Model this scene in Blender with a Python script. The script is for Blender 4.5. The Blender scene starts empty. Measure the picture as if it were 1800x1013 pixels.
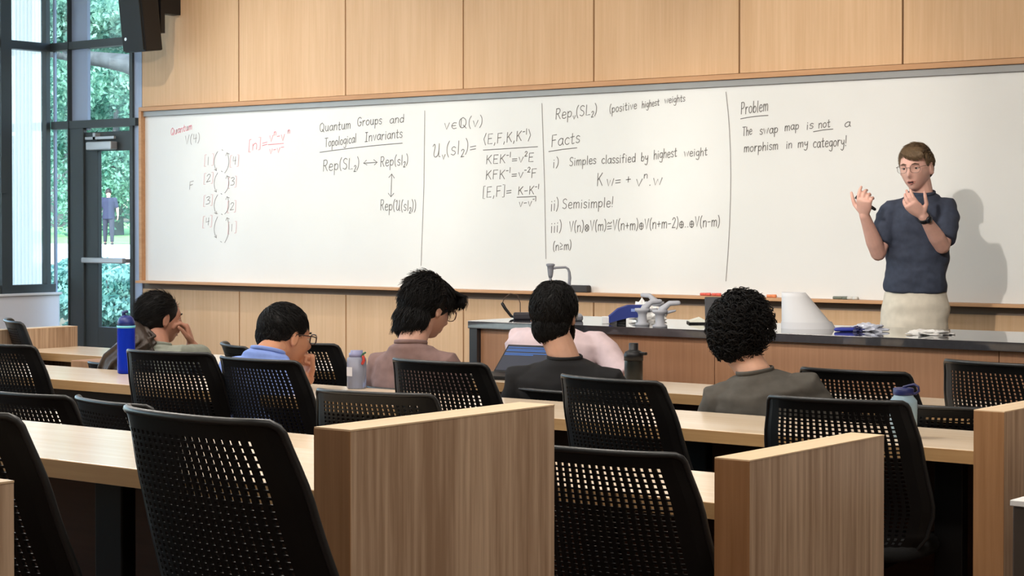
import bpy, bmesh, math, random
import numpy as np
from mathutils import Vector, Matrix, noise
random.seed(7)
PI = math.pi
S = bpy.context.scene
COL = S.collection

# ------------------------------------------------------------------ camera
FPX = 3350.0                      # focal length in pixels of the 1800 px frame
YAW, PITCH, CAMZ = math.radians(37.9), math.radians(0.96), 1.38
PPY = 394 + FPX * math.tan(PITCH)  # row of the principal point
cam_data = bpy.data.cameras.new('camera')
cam = bpy.data.objects.new('camera', cam_data)
COL.objects.link(cam)
cam.location = (0, 0, CAMZ)
cam.rotation_euler = (PI / 2 - PITCH, 0, YAW)
cam_data.sensor_width = 36
cam_data.lens = FPX * 36 / 1800
cam_data.shift_y = -(506.5 - PPY) / 1800
cam_data.clip_start = 0.05
cam_data.clip_end = 600
S.camera = cam

# ------------------------------------------------------------------ world, sun, exposure
S.view_settings.view_transform = 'Standard'
S.view_settings.look = 'None'
S.view_settings.gamma = 1
S.view_settings.use_curve_mapping = False
S.view_settings.exposure = 0.0
S.cycles.use_denoising = True
S.cycles.max_bounces = 8
S.cycles.diffuse_bounces = 4
S.cycles.glossy_bounces = 3
S.cycles.transparent_max_bounces = 24
S.cycles.sample_clamp_indirect = 6
w = bpy.data.worlds.new('world')
S.world = w
w.use_nodes = True
nt = w.node_tree
nt.nodes.clear()
sky = nt.nodes.new('ShaderNodeTexSky')
sky.sky_type = 'NISHITA'
sky.sun_disc = False
sky.sun_elevation = math.radians(48)
sky.sun_rotation = math.radians(150)
sky.altitude = 100
bgn = nt.nodes.new('ShaderNodeBackground')
bgn.inputs['Strength'].default_value = 1.0
outn = nt.nodes.new('ShaderNodeOutputWorld')
nt.links.new(sky.outputs[0], bgn.inputs[0])
nt.links.new(bgn.outputs[0], outn.inputs[0])
sun_d = bpy.data.lights.new('sun', 'SUN')
sun_d.energy = 9.0
sun_d.angle = math.radians(1)
sun_d.color = (1, .96, .88)
sun = bpy.data.objects.new('sun', sun_d)
sun.rotation_euler = (math.radians(50), 0, math.radians(35))
COL.objects.link(sun)

CEIL = 3.55
# ceiling lamps: (x, y, width x, length y, watts)
LAMPS = [(-9.4, 6.6, 1.2, .18, 12), (-6.9, 6.6, 1.2, .18, 13), (-4.4, 6.6, 1.2, .18, 10), (-1.9, 6.6, 1.2, .18, 6),
         (-9.0, 4.2, 1.2, .3, 44), (-6.4, 4.2, 1.2, .3, 50), (-3.8, 4.2, 1.2, .3, 50), (-1.0, 4.2, 1.2, .3, 30),
         (-7.5, 2.9, 1.2, .3, 18), (-4.6, 2.9, 1.2, .3, 21), (-1.6, 2.9, 1.2, .3, 26),
         (-4.0, .2, 1.2, .3, 16), (-1.0, .2, 1.2, .3, 20), (1.6, 2.0, 1.2, .3, 22)]
LAMP_COL = (1.0, .945, .87)
WASH = [(-10.0, 8.1, 17), (-9.0, 7.5, 5), (-7.6, 7.5, 5), (-6.2, 7.5, 4), (-4.9, 7.4, 4)]
# stage spotlights: lamp position, aim, watts
SPOTS = [((-3.4, 1.4, 3.45), (-10.2, 9.8, 1.7), 900), ((-2.9, 1.2, 3.45), (-8.2, 9.8, 1.7), 860), ((-2.4, 1.1, 3.45), (-6.4, 9.8, 1.75), 800), ((-2.7, 1.0, 3.45), (-4.7, 9.8, 1.7), 1080)]

# ------------------------------------------------------------------ pixel helper (reads a photo position as a ray from the camera)
_R = Vector((math.cos(YAW), math.sin(YAW), 0))
_F0 = Vector((-math.sin(YAW), math.cos(YAW), 0))
_F = _F0 * math.cos(PITCH) - Vector((0, 0, 1)) * math.sin(PITCH)
_U = Vector((0, 0, 1)) * math.cos(PITCH) + _F0 * math.sin(PITCH)
CAM = Vector((0, 0, CAMZ))
def ray(px, py): return _F + _R * ((px - 900) / FPX) - _U * ((py - PPY) / FPX)
def atY(px, py, Y):
    d = ray(px, py); return CAM + d * (Y / d.y)
def atX(px, py, X):
    d = ray(px, py); return CAM + d * (X / d.x)
def atZ(px, py, Z):
    d = ray(px, py); return CAM + d * ((Z - CAMZ) / d.z)

# ------------------------------------------------------------------ object helpers
def link(name, mesh, parent=None):
    o = bpy.data.objects.new(name, mesh)
    COL.objects.link(o)
    if parent: o.parent = parent
    return o
def tag(o, label=None, cat=None, group=None, kind=None):
    if label: o['label'] = label
    if cat: o['category'] = cat
    if group: o['group'] = group
    if kind: o['kind'] = kind
    return o
def thing(name, label, cat, loc=(0, 0, 0), rz=0, group=None):
    o = bpy.data.objects.new(name, None)
    COL.objects.link(o)
    o.location = loc
    o.rotation_euler = (0, 0, rz)
    o.empty_display_size = .1
    return tag(o, label, cat, group)
def copy_tree(o, parent=None):
    c = o.copy()
    COL.objects.link(c)
    if parent: c.parent = parent
    for ch in list(o.children): copy_tree(ch, c)
    return c

class MB:
    """collects vertices and faces of ONE mesh"""
    def __init__(s): s.v = []; s.f = []
    def add(s, vs, fs):
        b = len(s.v); s.v += [tuple(v) for v in vs]; s.f += [tuple(i + b for i in f) for f in fs]; return s
    def box(s, x0, x1, y0, y1, z0, z1, bev=0.0, M=None):
        if bev <= 0:
            vs = [(x, y, z) for z in (z0, z1) for y in (y0, y1) for x in (x0, x1)]
            fs = [(0, 2, 3, 1), (4, 5, 7, 6), (0, 1, 5, 4), (2, 6, 7, 3), (0, 4, 6, 2), (1, 3, 7, 5)]
        else:
            bm = bmesh.new()
            bmesh.ops.create_cube(bm, size=1)
            for q in bm.verts:
                q.co = Vector(((x0 + x1) / 2 + q.co.x * (x1 - x0), (y0 + y1) / 2 + q.co.y * (y1 - y0), (z0 + z1) / 2 + q.co.z * (z1 - z0)))
            bmesh.ops.bevel(bm, geom=bm.edges[:], offset=bev, segments=2, affect='EDGES', profile=.5)
            bm.verts.index_update()
            vs = [q.co.copy() for q in bm.verts]; fs = [tuple(q.index for q in f.verts) for f in bm.faces]
            bm.free()
        if M is not None: vs = [M @ Vector(q) for q in vs]
        return s.add(vs, fs)
    def loft(s, rings, cap=True, closed=False):
        """rings: lists of equal length of points"""
        n = len(rings[0]); vs = [p for r in rings for p in r]; fs = []
        m = len(rings)
        for i in range(m if closed else m - 1):
            a, b = i * n, ((i + 1) % m) * n
            for k in range(n):
                k2 = (k + 1) % n
                fs.append((a + k, a + k2, b + k2, b + k))
        if cap and not closed:
            fs.append(tuple(range(n - 1, -1, -1))); fs.append(tuple((m - 1) * n + k for k in range(n)))
        return s.add(vs, fs)
    def tube(s, pts, rad, n=10, rnd=True, cap=True, hint=None, flat=1.0):
        pts = [Vector(p) for p in pts]
        if not hasattr(rad, '__len__'): rad = [rad] * len(pts)
        P, Rr = [], []
        if rnd:
            d0 = (pts[0] - pts[1]).normalized(); d1 = (pts[-1] - pts[-2]).normalized()
            for a, c in ((.95, .35), (.62, .8)): P.append(pts[0] + d0 * rad[0] * a); Rr.append(rad[0] * c)
            P += pts; Rr += list(rad)
            for a, c in ((.62, .8), (.95, .35)): P.append(pts[-1] + d1 * rad[-1] * a); Rr.append(rad[-1] * c)
        else: P, Rr = pts, list(rad)
        rings = []; prev = Vector(hint) if hint else None
        for i, p in enumerate(P):
            t = (P[min(i + 1, len(P) - 1)] - P[max(i - 1, 0)])
            t = t.normalized() if t.length > 1e-9 else Vector((0, 0, 1))
            if prev is None: prev = t.orthogonal()
            u = prev - t * prev.dot(t)
            u = u.normalized() if u.length > 1e-6 else t.orthogonal().normalized()
            prev = u; q = t.cross(u)
            rings.append([p + (u * math.cos(2 * PI * k / n) * flat + q * math.sin(2 * PI * k / n)) * Rr[i] for k in range(n)])
        return s.loft(rings, cap)
    def ell(s, c, r, M=None, nu=16, nv=10):
        c = Vector(c); rings = []
        for j in range(1, nv):
            a = PI * j / nv
            ring = []
            for k in range(nu):
                b = 2 * PI * k / nu
                q = Vector((r[0] * math.sin(a) * math.cos(b), r[1] * math.sin(a) * math.sin(b), -r[2] * math.cos(a)))
                ring.append(c + (M @ q if M is not None else q))
            rings.append(ring)
        b0 = len(s.v); s.loft(rings, cap=False)
        top = Vector((0, 0, r[2])); 
        if M is not None: top = M @ top
        i0 = len(s.v); s.v += [tuple(c - top), tuple(c + top)]
        L = b0 + (nv - 2) * nu
        for k in range(nu):
            s.f.append((i0, b0 + (k + 1) % nu, b0 + k)); s.f.append((i0 + 1, L + k, L + (k + 1) % nu))
        return s
    def lathe(s, prof, n=24, c=(0, 0, 0), cap=True):
        c = Vector(c)
        return s.loft([[c + Vector((r * math.cos(2 * PI * k / n), r * math.sin(2 * PI * k / n), z)) for k in range(n)] for r, z in prof], cap)
    def build(s, name, mat, parent=None, smooth=False, flip=False, off=None):
        me = bpy.data.meshes.new(name)
        v = s.v
        if off is not None: v = [(a - off[0], b - off[1], c - off[2]) for a, b, c in v]
        me.from_pydata(v, [], s.f)
        bm = bmesh.new(); bm.from_mesh(me); bmesh.ops.recalc_face_normals(bm, faces=bm.faces[:]); bm.to_mesh(me); bm.free()
        me.update()
        if smooth: me.shade_smooth()
        if mat: me.materials.append(mat)
        return link(name, me, parent)

def remeshed(mb, name, mat, parent, voxel, smooth=4, off=None, disp=None):
    """union of the closed volumes in mb as ONE continuous smooth surface"""
    o = mb.build(name, None, None, off=off)
    m = o.modifiers.new('r', 'REMESH'); m.mode = 'VOXEL'; m.voxel_size = voxel
    if smooth:
        q = o.modifiers.new('s', 'SMOOTH'); q.factor = .5; q.iterations = smooth
    dg = bpy.context.evaluated_depsgraph_get()
    me = bpy.data.meshes.new_from_object(o.evaluated_get(dg))
    old = o.data
    bpy.data.objects.remove(o); bpy.data.meshes.remove(old)
    me.name = name
    if disp:
        me.update()
        n = len(me.vertices)
        co = [v.co.copy() for v in me.vertices]; no = [v.normal.copy() for v in me.vertices]
        for i in range(n): me.vertices[i].co = co[i] + no[i] * disp(co[i])
    me.materials.clear(); me.materials.append(mat)
    me.shade_smooth()
    return link(name, me, parent)

# ------------------------------------------------------------------ materials
def srgb(r, g, b):
    f = lambda c: (c / 255 / 12.92) if c / 255 <= .04045 else ((c / 255 + .055) / 1.055) ** 2.4
    return (f(r), f(g), f(b), 1)
def mat(name, col, rough=.5, metal=0., spec=.5, noise_amt=0., scale=8., bump=0., coat=0.):
    m = bpy.data.materials.new(name); m.use_nodes = True
    t = m.node_tree; b = t.nodes['Principled BSDF']
    b.inputs['Base Color'].default_value = col
    b.inputs['Roughness'].default_value = rough
    b.inputs['Metallic'].default_value = metal
    b.inputs['Specular IOR Level'].default_value = spec
    if coat: b.inputs['Coat Weight'].default_value = coat; b.inputs['Coat Roughness'].default_value = .03
    if noise_amt or bump:
        tc = t.nodes.new('ShaderNodeTexCoord'); nz = t.nodes.new('ShaderNodeTexNoise')
        nz.inputs['Scale'].default_value = scale; nz.inputs['Detail'].default_value = 5
        t.links.new(tc.outputs['Object'], nz.inputs['Vector'])
        if noise_amt:
            mr = t.nodes.new('ShaderNodeMapRange')
            mr.inputs[1].default_value = .3; mr.inputs[2].default_value = .7
            mr.inputs[3].default_value = 1 - noise_amt; mr.inputs[4].default_value = 1 + noise_amt
            t.links.new(nz.outputs[0], mr.inputs[0])
            mx = t.nodes.new('ShaderNodeMix'); mx.data_type = 'RGBA'; mx.blend_type = 'MULTIPLY'
            mx.inputs[0].default_value = 1; mx.inputs[6].default_value = col
            cb = t.nodes.new('ShaderNodeCombineColor')
            for i in range(3): t.links.new(mr.outputs[0], cb.inputs[i])
            t.links.new(cb.outputs[0], mx.inputs[7]); t.links.new(mx.outputs[2], b.inputs['Base Color'])
        if bump:
            bp = t.nodes.new('ShaderNodeBump'); bp.inputs['Strength'].default_value = bump; bp.inputs['Distance'].default_value = .01
            t.links.new(nz.outputs[0], bp.inputs['Height']); t.links.new(bp.outputs[0], b.inputs['Normal'])
    return m
def wood(name, c1, c2, rough=.45, axis='Z', fine=60., coarse=5., spec=.4, contrast=(.35, .65)):
    """straight-grained veneer; the grain runs along `axis` in world space"""
    m = bpy.data.materials.new(name); m.use_nodes = True
    t = m.node_tree; b = t.nodes['Principled BSDF']
    g = t.nodes.new('ShaderNodeNewGeometry'); mp = t.nodes.new('ShaderNodeMapping')
    t.links.new(g.outputs['Position'], mp.inputs['Vector'])
    sc = [1, 1, 1]; sc['XYZ'.index(axis)] = .035
    mp.inputs['Scale'].default_value = sc
    n1 = t.nodes.new('ShaderNodeTexNoise'); n1.inputs['Scale'].default_value = fine; n1.inputs['Detail'].default_value = 4; n1.inputs['Roughness'].default_value = .6
    n2 = t.nodes.new('ShaderNodeTexNoise'); n2.inputs['Scale'].default_value = coarse; n2.inputs['Detail'].default_value = 3
    t.links.new(mp.outputs[0], n1.inputs['Vector']); t.links.new(mp.outputs[0], n2.inputs['Vector'])
    mix = t.nodes.new('ShaderNodeMath'); mix.operation = 'MULTIPLY_ADD'; mix.inputs[1].default_value = .55
    ms = t.nodes.new('ShaderNodeMath'); ms.operation = 'MULTIPLY'; ms.inputs[1].default_value = .45
    t.links.new(n2.outputs[0], ms.inputs[0]); t.links.new(n1.outputs[0], mix.inputs[0]); t.links.new(ms.outputs[0], mix.inputs[2])
    cr = t.nodes.new('ShaderNodeValToRGB')
    cr.color_ramp.elements[0].position = contrast[0]; cr.color_ramp.elements[0].color = c2
    cr.color_ramp.elements[1].position = contrast[1]; cr.color_ramp.elements[1].color = c1
    t.links.new(mix.outputs[0], cr.inputs[0]); t.links.new(cr.outputs[0], b.inputs['Base Color'])
    b.inputs['Roughness'].default_value = rough; b.inputs['Specular IOR Level'].default_value = spec
    return m
def glass(name, tint=(1, 1, 1, 1), refl=.07):
    m = bpy.data.materials.new(name); m.use_nodes = True
    t = m.node_tree; t.nodes.remove(t.nodes['Principled BSDF'])
    a = t.nodes.new('ShaderNodeBsdfTransparent'); a.inputs[0].default_value = tint
    g = t.nodes.new('ShaderNodeBsdfGlossy'); g.inputs['Roughness'].default_value = .02
    mx = t.nodes.new('ShaderNodeMixShader'); mx.inputs[0].default_value = refl
    t.links.new(a.outputs[0], mx.inputs[1]); t.links.new(g.outputs[0], mx.inputs[2])
    t.links.new(mx.outputs[0], t.nodes['Material Output'].inputs[0])
    return m
def emit(name, col, s, base=.8):
    m = bpy.data.materials.new(name); m.use_nodes = True
    t = m.node_tree; b = t.nodes['Principled BSDF']
    b.inputs['Base Color'].default_value = (base, base, base, 1)
    b.inputs['Emission Color'].default_value = col; b.inputs['Emission Strength'].default_value = s
    return m

M = {}
M['panel'] = wood('maple_wall_veneer', srgb(218, 180, 140), srgb(204, 164, 122), .5, 'Z', 55, 4)
M['trimwood'] = wood('maple_trim', srgb(206, 158, 116), srgb(184, 136, 94), .5, 'X', 50, 5)
M['counterwood'] = wood('brown_counter_veneer', srgb(184, 138, 104), srgb(166, 120, 88), .5, 'Z', 70, 4)
M['laminate'] = wood('pale_oak_laminate', srgb(238, 219, 194), srgb(228, 205, 176), .2, 'X', 40, 4, spec=.5)
M['edgewood'] = wood('tan_edge_band', srgb(196, 158, 110), srgb(174, 134, 88), .5, 'X', 60, 6)
M['zebra'] = wood('striped_end_panel_laminate', srgb(206, 178, 150), srgb(156, 126, 100), .45, 'Z', 75, 9, contrast=(.38, .62))
M['ptop'] = wood('lit_cream_panel', srgb(232, 206, 172), srgb(222, 192, 154), .4, 'Y', 40, 5)  # panel laminate paled as if lit from above
M['carpet'] = mat('brown_carpet', srgb(74, 52, 40), .95, noise_amt=.3, scale=90, bump=.4)
M['board'] = mat('white_board', srgb(228, 226, 222), .22, noise_amt=.025, scale=1.6, spec=.35)
M['alu'] = mat('grey_rail', srgb(150, 148, 146), .4, .3)
M['ink'] = mat('grey_marker_ink', srgb(112, 107, 103), .7)
M['inkpale'] = mat('pale_grey_marker_ink', srgb(140, 134, 130), .7)
M['inkpink'] = mat('pink_marker_ink', srgb(232, 132, 146), .7)
M['inkrose'] = mat('rose_marker_ink', srgb(222, 176, 176), .7)
M['black'] = mat('black_plastic', srgb(20, 20, 22), .42, spec=.4)
M['blackmesh'] = mat('black_chair_back_plastic', srgb(14, 14, 15), .5, spec=.3)
M['rim'] = mat('dark_grey_rim_plastic', srgb(34, 35, 36), .38, spec=.5)
M['metal_black'] = mat('black_powder_coat', srgb(16, 15, 15), .5, spec=.3)
M['fabric_black'] = mat('black_seat_fabric', srgb(15, 15, 16), .9, noise_amt=.3, scale=120)
M['stone'] = mat('dark_grey_counter_stone', srgb(66, 66, 70), .035, noise_amt=.12, scale=40, spec=.9, coat=.6)
M['stone_edge'] = mat('dark_counter_edge', srgb(52, 50, 52), .4)
M['white'] = mat('white_paint', srgb(226, 224, 222), .8)
M['greywall'] = mat('pale_grey_paint', srgb(228, 226, 230), .8)
M['frame_dark'] = mat('dark_green_grey_frame', srgb(58, 64, 66), .45, spec=.4)
M['frame_skylit'] = mat('sky_tinted_mullion', srgb(158, 172, 196), .5)  # sky reflection on the dark frame metal, put into the base colour
M['silver'] = mat('brushed_silver', srgb(190, 190, 192), .3, .6)
M['paper'] = mat('white_paper', srgb(232, 231, 229), .85)
M['glass'] = glass('window_glass', (.93, .98, .98, 1), .05)
M['ceil'] = mat('ceiling_tile', srgb(216, 212, 206), .9)
M['lampface'] = emit('lamp_diffuser', (1, .9, .76, 1), 4)
# ------------------------------------------------------------------ room shell
WY = 9.8                                   # face of the whiteboard wall
XL, XR, YB = -12.3, 3.2, -2.2
M['darkwall'] = wood('dark_slatted_wall', srgb(186, 166, 146), srgb(166, 146, 126), .7, 'Z', 30, 3)
T1 = .145                                  # height of the raised tier at the back
def struct(name, mb, m, parent=None, smooth=False):
    o = mb.build(name, m, parent, smooth)
    if not parent: o['kind'] = 'structure'
    return o
struct('floor', MB().box(XL - .3, XR + .2, YB - .2, WY + .3, -.12, 0).box(XL, XR, YB, 3.14, 0, T1), M['carpet'])
struct('ceiling', MB().box(XL - .5, XR + .2, YB - .2, WY + .5, CEIL, CEIL + .15), M['ceil'])
struct('wall_right', MB().box(XR, XR + .2, YB - .2, WY + .3, 0, CEIL), M['darkwall'])
struct('wall_back', MB().box(XL - .3, XR + .2, YB - .2, YB, 0, CEIL), M['darkwall'])
# front wall: backing with veneer panels hung on it
X0 = -11.22
fw = struct('wall_front', MB().box(X0, XR, WY + .012, WY + .3, 0, CEIL), mat('dark_reveal', srgb(70, 44, 24), .9))
PW = 1.062; g = .006
k = 0
for zc in ((2.278, CEIL), (.12, .884)):
    for i in range(14):
        a = X0 + i * PW; b = min(a + PW, XR)
        struct('wall_panel', MB().box(a + g, b - g, WY - .006, WY + .016, zc[0], zc[1]), M['panel'], fw)
struct('recess_strip', MB().box(X0, XR, WY + .002, WY + .014, .884, .932), mat('brown_grey_strip', srgb(126, 108, 94), .7), fw)
struct('baseboard_front', MB().box(X0, XR, WY - .012, WY + .01, 0, .118), M['metal_black'])

# left wall: knee wall, glazing with dark mullions
lw = struct('wall_left', MB().box(XL - .12, XL + .06, YB, WY + .02, 0, .815), M['greywall'])
struct('window_sill', MB().box(XL - .14, XL + .085, YB, WY + .03, .815, .835, .004), M['white'], lw)
win = struct('window_1', MB().box(XL - .035, XL + .03, WY - .08, WY - .04, .835, CEIL), M['frame_dark'])
f = MB()
yy = [9.32 - i * 1.9 for i in range(7)]
for y in yy: f.box(XL - .06, XL + .05, y - .05, y + .05, .835, CEIL)
for z in (.835, 2.755, CEIL - .07): f.box(XL - .045, XL + .04, YB, WY, z, z + .065)
f.box(XL + .05, XL + .085, 9.24, 9.29, 1.62, 1.9)
struct('mullion_grid', f, M['frame_dark'], win)
struct('window_pane', MB().box(XL - .004, XL + .004, YB, WY, .85, CEIL), M['glass'], win)

# front glazing beside the whiteboard wall: sidelight, deep mullion, glazed door
w2 = struct('window_2', MB().box(-12.285, -12.264, WY - .0, WY + .02, 0, CEIL), M['frame_skylit'])  # frame strip in the colour of reflected sky
f = MB()
f.box(-12.05, -12.04, WY - .05, WY + .0, 0, CEIL)
for z in (2.76, 2.135): f.box(-12.26, -11.25, WY - .045, WY + .04, z, z + .06)
f.box(-11.335, -11.30, WY - .03, WY + .02, 0, CEIL)
struct('mullion_grid', f, M['frame_dark'], w2)
f = MB()
f.box(-12.04, -11.855, WY - .01, WY + .01, 2.12, CEIL)
f.box(-11.855, -11.845, WY - .015, WY + .015, 2.12, CEIL)
f.box(-11.30, -11.215, WY - .01, WY + .02, 0, CEIL)
struct('mullion_lit_face', f, M['frame_skylit'], w2)  # mullion faces coloured as if mirroring the sky
f = MB()
f.box(-12.27, -12.04, WY + .005, WY + .011, .02, CEIL); f.box(-11.85, -11.3, WY + .005, WY + .011, 2.18, CEIL)
struct('window_pane', f, M['glass'], w2)
d1 = struct('door_1', MB().box(-12.04, -11.87, WY - .04, WY + .0, 0, 2.14, .006).box(-11.87, -11.72, WY - .02, WY + .02, 0, 2.1, .004)
            .box(-11.72, -11.32, WY - .02, WY + .02, 0, .575, .004).box(-11.72, -11.32, WY - .02, WY + .02, 1.95, 2.1, .004).box(-11.345, -11.318, WY - .02, WY + .02, .5, 2.0), M['frame_dark'])
struct('door_pane', MB().box(-11.73, -11.33, WY + .0, WY + .006, .56, 1.96), M['glass'], d1)
struct('push_bar', MB().box(-11.83, -11.34, WY - .1, WY - .06, 1.075, 1.118, .008).box(-11.8, -11.77, WY - .07, WY, 1.08, 1.11).box(-11.38, -11.35, WY - .07, WY, 1.08, 1.11), M['silver'], d1)
struct('door_closer', MB().box(-11.77, -11.47, WY - .1, WY - .03, 1.955, 2.02, .01).box(-11.81, -11.47, WY - .07, WY - .05, 2.04, 2.06).box(-11.72, -11.69, WY - .07, WY - .02, 2.04, 2.09), M['silver'], d1)

# pale ribbed vertical shade behind the left glazing
shade_m = bpy.data.materials.new('white_shade_fabric'); shade_m.use_nodes = True
t = shade_m.node_tree; t.nodes.remove(t.nodes['Principled BSDF'])
a_ = t.nodes.new('ShaderNodeBsdfDiffuse'); a_.inputs[0].default_value = (.9, .92, .92, 1)
b_ = t.nodes.new('ShaderNodeBsdfTranslucent'); b_.inputs[0].default_value = (.95, .9, .8, 1)
c_ = t.nodes.new('ShaderNodeMixShader'); c_.inputs[0].default_value = .7
t.links.new(a_.outputs[0], c_.inputs[1]); t.links.new(b_.outputs[0], c_.inputs[2]); t.links.new(c_.outputs[0], t.nodes['Material Output'].inputs[0])
prof = []
y = 8.3
while y < 9.74:
    prof += [(XL - .075, y), (XL - .097, y + .012), (XL - .097, y + .018), (XL - .075, y + .03)]; y += .036
sh = MB()
n = len(prof)
vs = [(x, y, z) for z in (.84, CEIL - .02) for x, y in prof]
sh.add(vs, [(i, i + 1, n + i + 1, n + i) for i in range(n - 1)])
tag(struct('vertical_shade', sh, shade_m), 'white vertically ribbed shade behind the left glazing beside the corner post', 'window shade')
bpy.data.objects['vertical_shade'].pop('kind', None)

# ------------------------------------------------------------------ ceiling lamps (with their light)
def area(name, loc, sx, sy, wts, col, parent, rot=(0, 0, 0), spread=180):
    d = bpy.data.lights.new(name, 'AREA'); d.shape = 'RECTANGLE'; d.size = sx; d.size_y = sy; d.energy = wts; d.color = col
    d.spread = math.radians(spread)
    o = bpy.data.objects.new(name, d); COL.objects.link(o); o.location = loc; o.rotation_euler = rot; o.parent = parent
    return o
for i, (x, y, sx, sy, wts) in enumerate(LAMPS):
    t_ = thing('ceiling_light', 'linear recessed ceiling light above the lecture room, out of the picture', 'light', (x, y, CEIL), 0, 'linear ceiling lights')
    MB().box(-sx / 2 - .03, sx / 2 + .03, -sy / 2 - .03, sy / 2 + .03, -.03, 0).build('housing', M['white'], t_)
    MB().box(-sx / 2, sx / 2, -sy / 2, sy / 2, -.036, -.03).build('diffuser', M['lampface'], t_)
    area('lamp', (0, 0, -.05), sx, sy, wts, LAMP_COL, t_)
for i, (x, y, wts) in enumerate(WASH):
    t_ = thing('wall_washer', 'small ceiling spotlight aimed at the whiteboard wall, out of the picture', 'light', (x, y, CEIL), 0, 'wall washer spotlights')
    MB().lathe([(.05, 0), (.05, -.1), (.045, -.1), (.045, -.02)], 20).build('can', M['black'], t_)
    area('lamp', (0, 0, -.09), .07, .07, wts, LAMP_COL, t_, (math.radians(48), 0, 0), 130)

for (p_, q_, wts) in SPOTS:
    t_ = thing('stage_spotlight', 'ceiling spotlight at the back of the room aimed at the whiteboard, out of the picture', 'light', p_, 0, 'stage spotlights')
    dv = Vector(q_) - Vector(p_)
    rot = dv.to_track_quat('-Z', 'Y')
    MB().lathe([(.03, .16), (.055, .1), (.06, 0), (.054, 0), (.05, .08)], 20, cap=False).tube([(0, 0, .12), (0, .06, .16)], .01, 8).build('lamp_can', M['black'], t_).rotation_euler = rot.to_euler()
    d = bpy.data.lights.new('lamp', 'SPOT'); d.energy = wts; d.color = LAMP_COL; d.spot_size = math.radians(25); d.spot_blend = .55; d.shadow_soft_size = .05
    o = bpy.data.objects.new('lamp', d); COL.objects.link(o); o.parent = t_; o.rotation_euler = rot.to_euler()

# ------------------------------------------------------------------ whiteboard
wb = thing('whiteboard', 'long wall whiteboard covered in handwritten algebra, in a wooden frame', 'whiteboard', (-6.8, WY, 0))
BX0, BX1 = -11.15, -2.6
oF = Vector((-6.8, WY, 0))
MB().box(BX0, BX1, WY - .035, WY - .008, .95, 2.2).build('writing_surface', M['board'], wb, off=oF)
MB().box(BX0, BX1, WY - .055, WY - .01, 2.198, 2.238, .003).build('map_rail', M['alu'], wb, off=oF)
MB().box(BX0 - .03, BX1, WY - .075, WY - .008, 2.238, 2.27, .003).build('top_frame', M['trimwood'], wb, off=oF)
MB().box(BX0 - .03, BX0, WY - .075, WY - .008, .931, 2.238, .003).build('side_frame', M['trimwood'], wb, off=oF)
MB().box(BX0 - .01, BX1, WY - .13, WY - .008, .931, .95, .003).build('marker_tray', M['trimwood'], wb, off=oF)

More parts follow.
